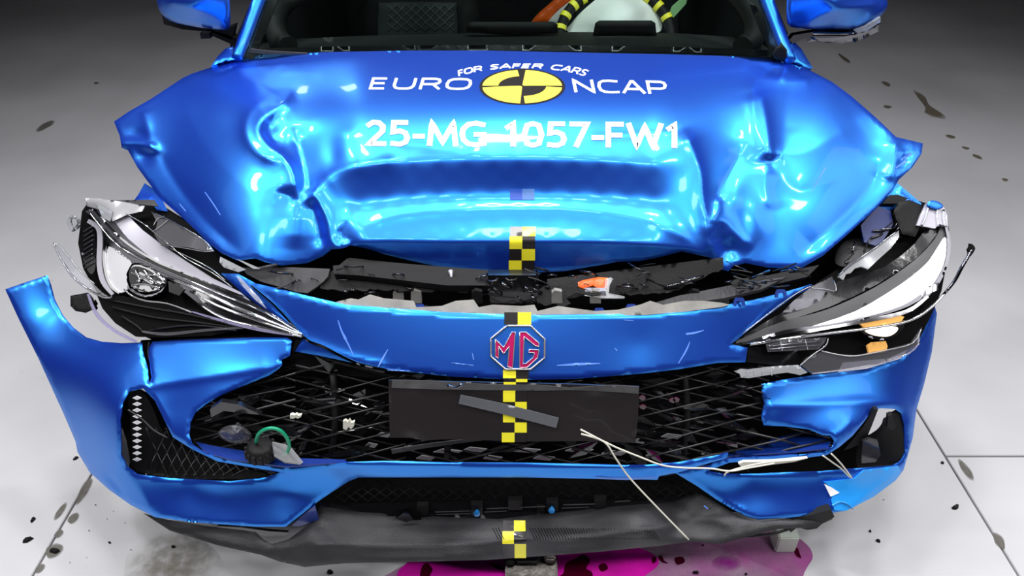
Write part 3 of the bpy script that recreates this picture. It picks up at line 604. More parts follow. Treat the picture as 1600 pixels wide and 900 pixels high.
def lay_text(body, x0, x1, ytop_, ybot, surf, parent, bold=0., m=WHT, slant=0., tilt=0., label=None):
    bm, a, b, c, d = text2d(body, bold)
    f = lambda u, v: (x0 + (u - a) / (b - a) * (x1 - x0) + slant * (v - c) / (d - c), ybot + (ytop_ - ybot) * (v - c) / (d - c) + tilt * (u - a) / (b - a))
    return print_on('lettering', bm, f, surf, m, parent, cut=.14, label=label)
# stroke figures: (advance, [polylines in a 0..1 box])
GLY = {
 'E': (.80, [[(.78,0),(.06,0),(.06,1),(.78,1)], [(.06,.52),(.72,.52)]]), 'U': (1.0, [[(.06,1),(.06,.3),(.14,.1),(.32,0),(.68,0),(.86,.1),(.94,.3),(.94,1)]]),
 'R': (.95, [[(.06,0),(.06,1),(.66,1),(.84,.92),(.90,.74),(.84,.56),(.66,.46),(.06,.46)], [(.60,.46),(.94,0)]]), 'O': (1.1, [[(.5,1),(.24,.97),(.08,.82),(.03,.5),(.08,.18),(.24,.03),(.5,0),(.78,.03),(.94,.18),(.99,.5),(.94,.82),(.78,.97),(.5,1),(.45,1)]]),
 'N': (1.0, [[(.06,0),(.06,1),(.94,0),(.94,1)]]), 'C': (1.0, [[(.95,.96),(.6,1),(.28,.97),(.10,.82),(.04,.5),(.10,.18),(.28,.03),(.6,0),(.95,.04)]]),
 'A': (1.0, [[(.0,0),(.46,1),(.54,1),(1.0,0)], [(.2,.32),(.8,.32)]]), 'P': (.95, [[(.06,0),(.06,1),(.70,1),(.88,.92),(.94,.72),(.88,.50),(.70,.40),(.06,.40)]]),
 'F': (.72, [[(.08,0),(.08,1),(.85,1)], [(.08,.5),(.78,.5)]]), 'S': (.85, [[(.9,.96),(.5,1),(.2,.95),(.1,.76),(.22,.58),(.72,.44),(.88,.26),(.78,.06),(.5,0),(.08,.04)]]),
 'M': (1.2, [[(.06,0),(.14,1),(.5,.12),(.86,1),(.94,0)]]), 'G': (1.0, [[(.92,.92),(.62,1),(.30,.94),(.10,.74),(.05,.5),(.10,.24),(.30,.05),(.62,0),(.92,.06),(.92,.48),(.58,.48)]]),
 'W': (1.35, [[(.02,1),(.26,0),(.5,.92),(.74,0),(.98,1)]]), '-': (.45, [[(.1,.38),(.9,.38)]]), ' ': (.5, []),
 '1': (.62, [[(.22,.80),(.62,.99),(.62,0)]]), '2': (.80, [[(.08,.86),(.32,1),(.62,.98),(.82,.82),(.80,.6),(.12,.02),(.9,.02)]]),
 '5': (.80, [[(.84,1),(.20,1),(.16,.56),(.5,.62),(.78,.52),(.88,.30),(.78,.10),(.5,0),(.10,.04)]]), '0': (.84, [[(.5,1),(.22,.92),(.08,.5),(.22,.08),(.5,0),(.78,.08),(.92,.5),(.78,.92),(.5,1),(.45,.99)]]),
 '7': (.76, [[(.06,1),(.90,1),(.34,0)]]),
}
def strokes(text, fn, surf, m, parent, wd, gap=.16, off=.0013, label=None, wy=1.):
    """fn(u, v): string position 0..1 and height 0..1 to px; wd in px (wy scales thin horizontals)"""
    tot = sum(GLY[c][0] + gap for c in text) - gap; V = []; Fc = []; pos = 0.
    for c in text:
        adv, pls = GLY[c]
        for pl in pls:
            q = []
            for p_, r_ in zip(pl, pl[1:]):
                k_ = max(1, int(math.hypot((r_[0] - p_[0]), (r_[1] - p_[1])) * 9))
                q += [((p_[0] + (r_[0] - p_[0]) * j / k_) * 30, (p_[1] + (r_[1] - p_[1]) * j / k_) * 30) for j in range(k_)]
            q.append((pl[-1][0] * 30, pl[-1][1] * 30))
            X = np.array([fn((pos + adv * a / 30) / tot, b / 30) for a, b in q], float); n = len(X)
            d = np.diff(X, axis=0) / wd_s(wy); L_ = np.linalg.norm(d, axis=1)[:, None] + 1e-9; d = d / L_
            for i in range(n):
                a = d[max(i - 1, 0)]; b = d[min(i, n - 2)]; na = np.array([-a[1], a[0]]); nb = np.array([-b[1], b[0]]); mm = na + nb
                mm = mm / (np.linalg.norm(mm) + 1e-9); k_ = min(1 / max(mm @ na, .35), 1.9); o_ = mm * k_ * wd / 2 * wd_s(wy)
                e = (d[0] * -0.5 if i == 0 else d[-1] * .5 if i == n - 1 else 0 * d[0]) * wd * .6 * wd_s(wy)
                V += [X[i] + o_ + e, X[i] - o_ + e]
            n0 = len(V) - 2 * n; Fc += [[n0 + 2 * i, n0 + 2 * i + 1, n0 + 2 * i + 3, n0 + 2 * i + 2] for i in range(n - 1)]
        pos += adv + gap
    V = np.array(V); return put('lettering', surf.pts(V[:, 0], V[:, 1], off), Fc, m, parent, True, label=label)
def wd_s(wy): return np.array([1., wy])
def rect(x0, x1, yt, yb, slant=0., tilt=0.): return lambda u, v: (x0 + u * (x1 - x0) + slant * (v - .0), yb + (yt - yb) * v + tilt * u)
strokes('EURO', rect(577, 733, 122.5, 138, 5, 1), HS, WHT, hood, 4.6, .22, wy=.7, label='white sans lettering left of the round emblem')
strokes('NCAP', rect(898, 1044, 125, 143, -4, 3), HS, WHT, hood, 4.8, .20, wy=.7, label='white sans lettering right of the round emblem')
strokes('25-MG-1057-FW1', rect(573, 1063, 191, 225, 0, 4), HS, WHT, hood, 8.6, .14, wy=.85, label='bold white test number')
def arcf(u, v):
    an = math.radians(166 - 152 * u); return (815 + 101 * (.5 * math.cos(an) + .5 * (2 * u - 1) * .97) + v * (3 + 4 * math.cos(an)), 122.5 - 17 * math.sin(an) - v * (5.2 + 2.6 * abs(math.cos(an))))
strokes('FOR SAFER CARS', arcf, HS, WHT, hood, 2.9, .22, wy=.62, label='small white lettering arched over the round emblem')
# round emblem: polar figure with half rings
def polar(name, r0, r1, a0, a1, m, off, cx=816, cy=134, rx=67, ry=28, n=None):
    n = n or max(6, int(abs(a1 - a0) / 6)); k = max(2, int((r1 - r0) * 8) + 1)
    V = []; Fc = []
    for i in range(n + 1):
        t = math.radians(a0 + (a1 - a0) * i / n)
        for j in range(k + 1):
            r = r0 + (r1 - r0) * j / k; V.append((cx + rx * r * math.cos(t), cy - ry * r * math.sin(t) + 1.5 * r * r))
    for i in range(n):
        for j in range(k): a_ = i * (k + 1) + j; Fc.append([a_, a_ + 1, a_ + k + 2, a_ + k + 1])
    V = np.array(V); Pt = HS.pts(V[:, 0], V[:, 1], off); return put(name, Pt, Fc, m, emb, True)
emb = empty('round_emblem', tuple(HS.pts([816], [134])[0]), car)
emb['label'] = 'round yellow and black quartered emblem on the bonnet'
polar('emblem_disc', 0, 1, 0, 360, BLK, .0012)
polar('yellow_quarter', 0.04, .93, 183, 267, YELB, .0020); polar('yellow_quarter', 0.56, .93, 97, 177, YELB, .0020)
polar('yellow_quarter', .04, .93, 3, 85, YELB, .0020); polar('yellow_quarter', .56, .93, 274, 357, YELB, .0020)
def checks(rows, surf, parent, off=.0012, m1=YEL, m2=BLK, name='tape_pattern', label=None):
    """rows: (y0, y1, first_is_yellow, x0, xm, x1)"""
    V = []; Fc = []; mi = []
    for y0, y1, fy, x0, xm, x1 in rows:
        for a_, b_, yel in ((x0, xm, fy), (xm, x1, not fy)):
            n0 = len(V); K = 4
            for j in range(K + 1):
                for i in range(K + 1): V.append((a_ + (b_ - a_) * i / K, y0 + (y1 - y0) * j / K))
            for j in range(K):
                for i in range(K):
                    q = n0 + j * (K + 1) + i; Fc.append([q, q + K + 1, q + K + 2, q + 1]); mi.append(0 if yel else 1)
    V = np.array(V, float); return put(name, surf.pts(V[:, 0], V[:, 1], off), Fc, m1, parent, True, mats=[m1, m2], mi=mi, label=label)
checks([(354,369,0,797,816,837),(369,389,1,796,816,836),(389,407,0,796,815,836),(407,425,1,795,815,835)], HS, hood, label='yellow and black chequered tape on the bonnet nose')
checks([(295,312,0,797,816,835)], HS, hood, m1=mat('reflected_tape_blue_grey', (.06,.16,.42), .4), m2=mat('reflected_tape_dark_blue', (.008,.06,.38), .4), label='faint painted reflection of the nose tape squares')  # mirror image of the nose tape, painted on as coloured squares
checks([(488,507,0,788,809,830)], FS, front_panel, .0015)
checks([(578,591,1,786,806,826)], FS, front_panel, .0015)
# octagonal badge
BADGEC = mat('badge_chrome', (.62, .60, .62), .25, .8)
badge = empty('badge', tuple(FS.pts([809], [544])[0]), car); badge['label'] = 'octagonal chrome badge with red letters'
def ring_px(pl, wd, name, m, off=.004, closed=True, par=None, r=None):
    q = resample(pl, 6) if closed else pl; q = q + [q[0]] if closed else q
    A = FS.pts([p[0] for p in q], [p[1] for p in q], off); return tubeW(name, A, r or wd * .0012, m, par or badge, seg=6, sub=1)
OCT = [(792,509),(829,509),(851,530),(851,559),(829,577),(790,577),(767,557),(767,529)]
patch('badge_plate', OCT, FS, PAINT, badge, 6, off=.0015)
ring_px(OCT, 1.7, 'octagon_frame', BADGEC)
LM = [(774,557),(774,530),(787,543),(800,519),(805,519),(801,575),(793,573),(796,541),(787,553),(779,541),(779,560)]
LG = [(812,519),(822,519),(842,536),(842,542),(836,540),(819,526),(817,569),(822,568),(833,559),(835,551),(826,551),(827,546),(842,547),(840,559),(824,574),(812,575)]
for nm, L_ in (('letter', LM), ('letter', LG)):
    lt = patch(nm, L_, FS, RED, badge, 3, off=.005, thick=.003)[0]
    ring_px(L_, .7, 'letter_outline', BADGEC, .0055, par=lt, r=.0011)
# ------------------------------------------------------------------ engine bay pieces
bay = empty('engine_bay', tuple(P(800, 450, 1.35)), car)
def bp(name, ol, Y, m, th=.004, st=6, **k): return patch(name, ol, Y, m, bay, st, thick=th, **k)[0]
bp('felt_panel', [(378,418),(440,417),(515,420),(512,432),(505,440),(492,450),(480,458),(462,456),(440,449),(408,440),(385,428)], [(378,418,1.31),(515,420,1.27),(480,458,1.23)], GREY, label='flat grey felt panel behind the nose panel')
rnd_ = random.Random(4)
def torn(x0, x1, yt, yb, n, jag):
    top = [(x0 + (x1 - x0) * i / n, yt(i / n)) for i in range(n + 1)]
    bot = [(x0 + (x1 - x0) * i / n, yb(i / n) + rnd_.uniform(-jag, jag)) for i in range(n, -1, -1)]
    return top + bot
bp('torn_cover', torn(500, 765, lambda t: 392 + 30 * t ** .6 + 44 * max(0, 1 - t * 6), lambda t: 452 + 4 * t, 44, 2.6), [(500,392,1.31),(765,424,1.28),(500,452,1.24),(765,455,1.235)], BLACKM, st=7)
bp('air_duct', [(520,415),(560,412),(700,432),(760,436),(762,446),(700,446),(560,430),(522,428)], [(520,415,1.27),(760,436,1.24),(700,446,1.225)], BLACKM, .02)
bp('torn_cover', torn(855, 1130, lambda t: 436 - 34 * t, lambda t: 466 - 12 * t - 34 * max(0, (t - .7) / .3), 36, 2.0), [(855,436,1.28),(1130,400,1.31),(855,468,1.24),(1130,455,1.26)], BLACKM, st=7)
bp('cover_flap', [(838,470),(842,452),(852,446),(880,446),(915,452),(940,458),(930,462),(900,458),(884,466),(892,474),(880,480),(866,474),(852,478)], [(838,470,1.22),(842,450,1.24),(930,460,1.22)], BLACKM)
bp('crossmember', [(1020,474),(1060,462),(1140,446),(1190,438),(1230,432),(1190,452),(1130,466),(1060,476)], [(1020,474,1.23),(1230,432,1.29),(1130,466,1.235)], GREY, .008)
bp('crossmember', [(1140,438),(1200,430),(1280,414),(1262,432),(1200,447),(1150,455)], [(1140,438,1.28),(1280,414,1.32),(1200,447,1.27)], BLACKM, .01)
bp('suspension_turret', crom([(1306,412),(1308,392),(1322,376),(1345,372),(1366,378),(1372,390),(1350,404),(1325,416)],3,True), [(1306,412,1.38),(1345,372,1.47),(1372,390,1.42),(1340,395,1.39)], GREY, .02, rnd=(6,.01))
bp('foam_strip', [(520,473),(548,466),(560,468),(578,460),(600,466),(646,470),(650,480),(690,478),(712,470),(740,468),(748,480),(770,476),(815,478),(835,476),(840,486),(872,478),(900,482),(930,486),(965,484),(1000,476),(1016,470),(1036,476),(1070,470),(1100,470),(1128,473),(1140,476),(1130,479),(1070,487),(1010,492),(940,494),(815,495),(700,491),(620,485),(540,479)], [(535,463,1.205),(1130,466,1.20),(815,478,1.172),(815,495,1.155),(700,491,1.16),(1010,492,1.162)], BEIGE, .012, 5, label='pale grey foam edge along the top of the nose panel')
bp('black_lattice', [(762,430),(842,430),(842,474),(766,474)], 1.25, BLACK, .02)
for k in range(14):
    x = 768 + rnd_.random() * 66; y = 434 + rnd_.random() * 36; a = rnd_.random() * 3.1
    tube('wiring', [(x, y, 1.23), (x + 6 * math.cos(a), y + 4, 1.222), (x + 18 * math.cos(a), y + 12 * math.sin(a), 1.232)], .0018 + rnd_.random() * .002, BLACK if k % 4 else CHROMED, bay, seg=6)
for x in (548, 662, 738, 936, 986, 1155, 655, 1220):
    y = {548:474, 662:482, 738:484, 936:486, 986:480, 1155:470, 655:480, 1220:457}[x]
    bp('clip', [(x-9,y+8),(x-8,y),(x-5,y-5),(x+6,y-5),(x+9,y),(x+10,y+8),(x+5,y+8),(x+4,y+1),(x-4,y+1),(x-4,y+8)], [(x-9,y+8,1.16+abs(x-815)*1.2e-4),(x+9,y+8,1.16+abs(x-815)*1.2e-4),(x,y-5,1.17+abs(x-815)*1.2e-4)], PAINT2 if x not in (662,738) else BLACKM, .004, 3)
for x in (585, 622, 650, 745, 870, 930, 1085, 1130):
    bp('bracket', [(x-8,474),(x-8,458),(x-3,454),(x+8,456),(x+9,474)], 1.20 + abs(x - 815) * 2e-4, BLACKM if x % 2 else BEIGE, .01, 4)
bp('orange_connector', [(903,441),(910,438),(934,433),(950,434),(948,450),(934,450),(926,446),(912,451),(904,448)], [(903,441,1.255),(950,434,1.26),(930,450,1.24)], ORANGE, .02, 4, rnd=(2,.003), label='orange connector under the bonnet edge')
bp('connector_bracket', [(946,436),(954,433),(958,436),(953,444),(951,458),(976,463),(976,466),(944,466),(914,462),(912,456),(922,454),(944,455)], [(946,436,1.25),(976,464,1.225),(914,460,1.225)], MILKY, .01, 4)
bp('connector_base', [(914,455),(946,455),(948,463),(918,463)], 1.225, SILVER, .012, 4)
for k in range(60):
    x = rnd_.uniform(400, 1260); yy = 402 + abs(x - 815) * -.01; y = rnd_.uniform(yy + 14, 470 - abs(x - 815) * .05)
    a = rnd_.uniform(-.5, .5); L_ = rnd_.uniform(10, 40)
    tube('broken_rib', [(x - L_ / 2, y - a * L_ / 2, 1.25 + rnd_.random() * .04), (x, y - rnd_.uniform(-2, 2), 1.235), (x + L_ / 2, y + a * L_ / 2, 1.25 + rnd_.random() * .04)], rnd_.uniform(.0008, .003), rnd_.choice([BLACK, BLACKM, BLACK, CHROMED if k % 6 == 0 else GREY]), bay, seg=5)
tube('hose', [(1030,452,1.27),(1060,444,1.26),(1085,436,1.27),(1100,430,1.29)], .006, BLACK, bay)
tube('bolt', [(704,424,1.27),(705,430,1.26),(705,438,1.255)], [.006,.003,.005], SILVER, bay)
bp('support_leg', [(462,532),(478,530),(470,545),(462,562),(456,560),(457,545)], 1.17, BLACKM, .01, 4)
bp('support_bracket', [(455,556),(470,550),(500,560),(540,572),(600,583),(600,592),(520,585),(450,575)], 1.165, BLACKM, .006, 5)
bp('support_bracket', [(1168,541),(1176,540),(1205,545),(1245,545),(1245,568),(1220,572),(1168,566)], [(1168,541,1.17),(1245,545,1.19),(1220,572,1.16)], BLACK, .01, 4)

# ------------------------------------------------------------------ main grille
grille = empty('grille', tuple(P(800, 650, 1.08)), car); grille['label'] = 'smashed gloss black lattice grille around the plate'
OPEN = [(300,640),(318,628),(345,614),(385,598),(440,575),(470,556),(556,570),(700,590),(815,596),(1000,586),(1120,570),(1240,572),(1196,600),(1194,664),(1262,668),(1300,684),(1300,702),(1240,714),(1100,724),(1000,728),(815,724),(600,722),(540,724),(446,732),(400,728),(321,712),(300,697),(298,660)]
def gY(x, y): return float(np.interp(y, [560, 600, 660, 725], [1.135, 1.105, 1.06, 1.03]) + ((x - 808) / 500) ** 2 * .04)
def clip_seg(p, q, poly):
    n = 40; ins = [(p[0] + (q[0] - p[0]) * i / n, p[1] + (q[1] - p[1]) * i / n) for i in range(n + 1)]
    k = inside(np.array([a[0] for a in ins]), np.array([a[1] for a in ins]), poly); run = []; out = []
    for a, f in zip(ins, k):
        if f: run.append(a)
        else:
            if len(run) > 3: out.append(run)
            run = []
    if len(run) > 3: out.append(run)
    return out
rg = random.Random(11)
GRB = mat('satin_black_lattice', (.012, .012, .013), .42, spec=.5)
FIN = mat('dull_fin_metal', (.22, .22, .23), .45, .3)
for q in (1, -1):
    for k in range(-9, 22):
        yb = 500 + k * 22 - (0 if q > 0 else 0)
        for x0 in range(290, 1320, 172):
            y0 = yb + q * (x0 - 800) * .24 + rg.uniform(-3, 3); y1 = yb + q * (x0 + 172 - 800) * .24 + rg.uniform(-3, 3)
            if max(y0, y1) < 550 or min(y0, y1) > 735: continue
            if rg.random() < .12: continue
            for run in clip_seg((x0, y0), (x0 + 172, y1), OPEN):
                a, b = run[0], run[-1]; dz = rg.uniform(-.012, .012)
                tube('grille_bar', [(a[0], a[1], gY(*a) + dz), ((a[0] + b[0]) / 2, (a[1] + b[1]) / 2 + rg.uniform(-2, 2), gY(*a) + rg.uniform(-.01, .01)), (b[0], b[1], gY(*b) - dz)], rg.uniform(.0016, .0030), GRB, grille, seg=4, sub=1)
SH = [BLACK, BLACK, BLACKM]
for k in range(235):
    x = rg.choice([rg.uniform(330, 620), rg.uniform(990, 1290), rg.uniform(330, 1290)]); y = rg.uniform(570, 718)
    if not inside(np.array([x]), np.array([y]), OPEN)[0]: continue
    a = rg.gauss(.1 if x > 800 else -.05, .35); L_ = rg.uniform(18, 84); w_ = rg.uniform(4, 20); Y = gY(x, y) + rg.uniform(0, .03)
    ux, uy = math.cos(a), math.sin(a)
    pl = [(x - ux * L_ / 2, y - uy * L_ / 2), (x + uy * w_ * .5, y - ux * w_ * .5), (x + ux * L_ / 2, y + uy * L_ / 2), (x - uy * w_ * rg.uniform(.2, .6), y + ux * w_ * rg.uniform(.2, .6))]
    n_ = [(px_, py_, Y + rg.uniform(-.014, .014)) for px_, py_ in pl]
    A = [P(*p) for p in n_]; B = [a_ + np.array([0, .002, -.001]) for a_ in A]
    put('shard', A + B, [[0, 3, 2, 1], [4, 5, 6, 7], [0, 1, 5, 4], [1, 2, 6, 5], [2, 3, 7, 6], [3, 0, 4, 7]], SH[k % 3], grille, False)
for x in (520, 1070, 700, 950):   # verticals
    tube('upright', [(x, 585, 1.13), (x + 4, 650, 1.09), (x - 2, 715, 1.06)], .007, BLACKM, grille, seg=6)
for x, y, w_ in ((700,706,46),(742,703,38),(820,704,50),(640,700,26),(600,680,24),(905,704,44),(960,708,40),(1010,676,28),(1050,682,34),(1020,712,22),(665,716,30),(770,716,30),(580,696,20),(1000,690,20),(850,716,34)):
    patch('radiator_fin', [(x-w_/2,y+1),(x-w_/5,y-4),(x+w_/2,y-1),(x+w_/4,y+4)], 1.12, FIN, grille, 6, label='light grey radiator fin showing through the lattice')
patch('fog_lamp', crom([(340,680),(348,668),(368,664),(388,672),(394,684),(384,692),(360,692)],3,True), [(340,680,1.06),(394,684,1.06),(366,676,1.045),(368,692,1.05)], SMOKE, grille, 4, thick=.02, rnd=(5,.01), label='clear round sensor housing in the left grille corner')
patch('fog_lamp_trim', [(328,640),(345,628),(372,632),(408,648),(380,646),(350,642),(330,652)], 1.07, BLACK, grille, 5, thick=.01)
patch('inner_panel', [(1120,716),(1190,690),(1262,672),(1290,684),(1298,690),(1294,700),(1240,706),(1140,712)], [(1120,716,1.05),(1262,672,1.12),(1298,690,1.07)], PAINT2, grille, 6, thick=.003)
patch('inner_panel', [(306,690),(330,696),(390,706),(470,716),(540,718),(540,722),(446,729),(360,718),(320,706)], [(312,688,1.07),(540,712,1.04),(360,716,1.02)], PAINT2, grille, 6, thick=.003)
for x, y, k in ((545,664,1.),(462,651,.45)):
    patch('foam_chip', [(x-9,y-5*k),(x-5,y-7*k),(x-2,y-4*k),(x+1,y-8*k),(x+4,y-3*k),(x+9,y-5*k),(x+8,y+2*k),(x+3,y+7*k),(x,y+3*k),(x-4,y+8*k),(x-9,y+6*k)], 1.03, CREAM, grille, 3, thick=.006)
for x, y in ((1003,622),(1050,626),(1004,636),(1056,625)):
    patch('red_drop', crom([(x-5,y),(x,y-4),(x+6,y-1),(x+2,y+4)],2,True), 1.05, MAROON, grille, 3, thick=.002)
# plate holder
PLC = [(607,596,1.055),(999,603,1.05),(993,690,1.005),(609,684,1.005),(800,600,1.045),(800,690,.998)]
plate, PS = patch('plate_panel', [(607,594),(700,596),(880,600),(999,604),(997,650),(993,692),(915,689),(820,690),(700,686),(668,688),(660,690),(652,684),(609,684)], PLC, BLK, car, 8, addf(crease([(640,600),(650,640),(640,684)],.004,20), crease([(930,606),(925,650),(940,688)],-.004,20)), .004, label='black blank plate panel with a loose grey strip')
strip('film_strip', [(612,600),(680,602),(760,605),(840,606),(890,608)], [12,13,9,9,3], PS, GREY, plate, off=.002)
strip('film_strip', [(890,608),(950,607),(998,610)], [3,10,11], PS, GREY, plate, off=.002)
strip('loose_strip', [(718,624),(790,640),(871,661)], [14,16,16], PS, mat('brushed_grey', (.17,.18,.20), .4, .5), plate, off=.008, thick=.002, label='grey metal strip hanging diagonally')
checks([(597,611,1,787,806,824),(611,628,1,786,805,823),(628,644,0,786,805,823),(644,660,1,786,805,823),(660,676,0,785,804,823),(676,691,1,784,804,822)], PS, plate)
checks([(592,597,0,787,806,824)], PS, plate)
tube('film_fold', [(700,602,1.03),(712,606,1.02),(722,600,1.02)], .003, CHROMED, plate)
strip('torn_strip', [(612,706),(660,698),(720,690),(760,686)], [7,6,5,3], 1.02, GREY, grille, off=0, thick=.002)
# ------------------------------------------------------------------ lower grille and rail
lower = empty('lower_grille', tuple(P(800, 770, 1.07)), car); lower['label'] = 'fine black diamond mesh under the blue strip'
LO = [(545,756),(560,750),(815,748),(1027,752),(1050,742),(1090,764),(1098,774),(1000,780),(820,776),(700,782),(560,784),(505,788),(520,772)]
for q in (1, -1):
    for k in range(-16, 50):
        x0 = 480 + k * 19
        for run in clip_seg((x0, 742), (x0 + q * 70, 792), LO):
            tube('mesh_bar', [(*run[0], 1.07), (*run[-1], 1.04)], .0013, BLACKM, lower, seg=4, sub=1)
patch('rail', [(500,786),(560,786),(700,784),(820,779),(1000,783),(1060,774),(1096,772),(1052,784),(929,794),(860,801),(779,811),(620,806),(500,800)], [(500,786,1.06),(1060,776,1.06),(820,779,1.05),(800,808,1.025),(620,806,1.03)], BLACK, lower, 8, thick=.008)
for x, y, w_ in ((660,797,9),(745,795,9),(805,788,11),(863,790,9),(938,786,9),(845,800,6)):
    patch('rail_clip', [(x-w_,y-6),(x+w_,y-6),(x+w_,y+9),(x-w_,y+9)], 1.022, BLACKM, lower, 4, thick=.012)
for x, y in ((745,802),(862,797)):
    patch('blue_plug', crom([(x-5,y),(x,y-4),(x+5,y),(x+3,y+5),(x-3,y+5)],2,True), 1.012, BLUETAPE, lower, 3, thick=.006, rnd=(2,.002))
for y, x0, x1 in ((800,680,735),(804,682,735),(795,760,795),(800,757,792),(793,812,852),(789,880,930),(794,878,920),(784,960,985)):
    tube('rail_edge', [(x0,y,1.02),(x1,y-1.5,1.02)], .0012, GREY, lower, seg=5, sub=1)
patch('torn_hole', [(604,806),(620,797),(640,793),(656,803),(658,812),(640,812),(625,806)], 1.018, DARK, lower, 4, thick=.004)
patch('rail_fragment', [(618,810),(630,802),(640,804),(646,812),(634,816)], 1.005, CHROMED, lower, 4, thick=.004)
for x, y in ((768,812),):
    pass
checks([(813,830,0,786,803,821),(830,850,1,785,803,822),(850,872,0,785,804,822)], LIPS, lip, .0015)
# blue bits by the lip
patch('side_bracket', [(456,822),(472,806),(492,790),(498,812),(486,816),(470,822)], 1.0, PAINT2, car, 4, thick=.004)
patch('side_bracket', [(340,822),(375,824),(420,830),(450,832),(450,836),(418,838),(370,830),(340,826)], 1.0, BLACK, car, 4, thick=.006)
patch('blue_tape', [(1287,753),(1335,748),(1350,735),(1404,728),(1408,736),(1399,751),(1364,777),(1322,798),(1304,797),(1299,782),(1302,764)], RS, BLUETAPE, car, 5, off=.004, label='light blue tape patch wrapped over the bumper corner')
patch('tape_fold', [(1288,756),(1300,762),(1312,770),(1298,776)], RS, WHT, car, 4, off=.0065)
tube('tape_wrinkle', [(*p, float(RS.pts([p[0]],[p[1]],.006)[0][1])) for p in ((1300,790),(1312,784),(1326,788),(1332,795))], .002, BLUETAPE, car)
patch('lip_end', [(1232,812),(1262,806),(1298,796),(1304,808),(1290,814),(1276,826),(1262,828),(1246,824),(1236,832),(1230,826)], .985, BLACKM, car, 4, thick=.015)
tube('lip_wire', [(1160,838,.965),(1190,836,.965),(1215,832,.965),(1240,824,.975)], .003, BLACKM, car)

# ------------------------------------------------------------------ scuffs and scratches in the paint
SCUFF = mat('scuffed_paint', (.10, .24, .70), .6)
for pl, wd, sf, pr in (([(870,571),(905,569),(938,568)],[1,4,1],FS,front_panel), ([(528,500),(534,518),(545,540),(552,555)],[1,2.5,2,1],FS,front_panel), ([(536,522),(540,530)],[3,4],FS,front_panel),
    ([(590,575),(598,560),(606,546)],[1,3,1],FS,front_panel), ([(706,567),(740,571)],[1.4,1],FS,front_panel), ([(738,552),(740,562)],[1,1.6],FS,front_panel), ([(1072,522),(1086,520),(1100,516)],[3,3,1],FS,front_panel),
    ([(1060,568),(1072,548),(1078,534)],[1,2.5,1],FS,front_panel), ([(961,544),(964,548)],[1,2],FS,front_panel), ([(600,577),(640,580)],[3,1],FS,front_panel), ([(975,500),(990,501)],[1,1],FS,front_panel),
    ([(930,747),(980,748),(1024,746)],[2,4,2],LS,lb), ([(1100,790),(1106,795)],[2,2],RS,rb), ([(320,300),(334,320),(344,336)],[1,1.6,1],HS,hood), ([(280,318),(290,330)],[.8,1.4],HS,hood), ([(1268,300),(1290,262)],[.8,2],HS,hood), ([(1408,250),(1424,240)],[3,5],HS,hood), ([(1400,262),(1416,252)],[2,4],HS,hood)):
    strip('scuff', pl, wd, sf, SCUFF, pr, 4, .0004, off=.0007)
# ------------------------------------------------------------------ headlights
LHC = [(130,320,1.42),(235,315,1.45),(300,345,1.38),(385,440,1.26),(470,525,1.17),(330,527,1.19),(240,531,1.21),(165,478,1.28),(125,400,1.37),(300,440,1.28),(210,420,1.33)]
LH = Surf(LHC, lam=.02)
BAND = mat('smoked_grey_band', (.05, .05, .054), .28)
hl = empty('headlight', tuple(LH.pts([300], [440])[0]), car); hl['label'] = 'smashed unlit headlight with chrome bowl and cracked clear cover'
def h(name, ol, m, off=0., th=.004, st=5, par=hl, sf=LH, **k): return patch(name, ol, sf, m, par, st, off=off, thick=th, **k)[0]
def line(name, pl, r, m, off, par=hl, sf=LH, **k):
    A = sf.pts([p[0] for p in pl], [p[1] for p in pl], off); return tubeW(name, A, r, m, par, seg=8, **k)
h('housing', [(128,330),(140,312),(190,316),(235,312),(262,330),(300,352),(350,400),(385,440),(470,525),(440,523),(330,528),(240,532),(205,517),(172,490),(150,455),(130,420),(122,380)], DARK, -.03, .05, 9)
h('silver_blade', [(177,343),(186,336),(197,332),(208,345),(222,359),(252,382),(291,409),(330,434),(374,456),(392,472),(372,464),(330,449),(274,425),(230,399),(199,373)], SILVER, .004, .006, lam=0)
h('upper_reflector', [(133,330),(160,322),(190,326),(197,332),(177,345),(199,372),(232,400),(226,404),(190,384),(160,352)], SMOKE, .008, .002)
strip('chrome_band', [(138,328),(150,350),(172,376),(199,398),(236,417),(274,432),(316,449),(358,466),(413,492),(474,524)], [7,10,11,12,12,13,15,20,17,4], LH, CHROMED, hl, off=.006, thick=.004)
strip('chrome_band', [(144,324),(172,355),(197,379),(236,404),(274,422),(330,444),(380,463)], [2,3,3,3,3,3,2], LH, CHROME, hl, off=.010, thick=.003)
strip('dark_groove', [(142,334),(172,370),(200,393),(240,412),(290,432),(350,456),(420,492)], [4,6,7,6,6,6,3], LH, BLACK, hl, off=.0108, thick=.002)
h('side_grating', crom([(136,346),(146,360),(149,375),(149,418),(141,428),(131,409),(125,384),(127,362)],3,True), BLACK, .004, .004)
for k in range(9):
    y = 358 + k * 7.2; line('grating_slat', [(130, y + 4), (138, y - 1), (145, y - 5)], .0011, CHROMED, .0075)
strip('silver_frame', [(137,345),(152,355),(156,372),(155,412),(161,440),(176,460)], [6,7,8,8,8,5], LH, SILVER, hl, off=.008)
strip('chrome_frame', [(166,378),(162,400),(166,430),(174,448),(186,458)], [3,4,4,4,3], LH, CHROME, hl, off=.010)
h('reflector_bowl', crom([(170,385),(194,400),(206,412),(198,428),(198,452),(184,457),(171,440),(166,412)],3,True), mat('white_silver_reflector', (.62,.62,.65), .3, .5), .006, .004, disp=None)
h('projector_rim', crom([(196,420),(206,408),(228,410),(252,424),(262,440),(252,458),(228,466),(206,458),(196,444)],3,True), CHROME, .008, .01, rnd=(5,.01))
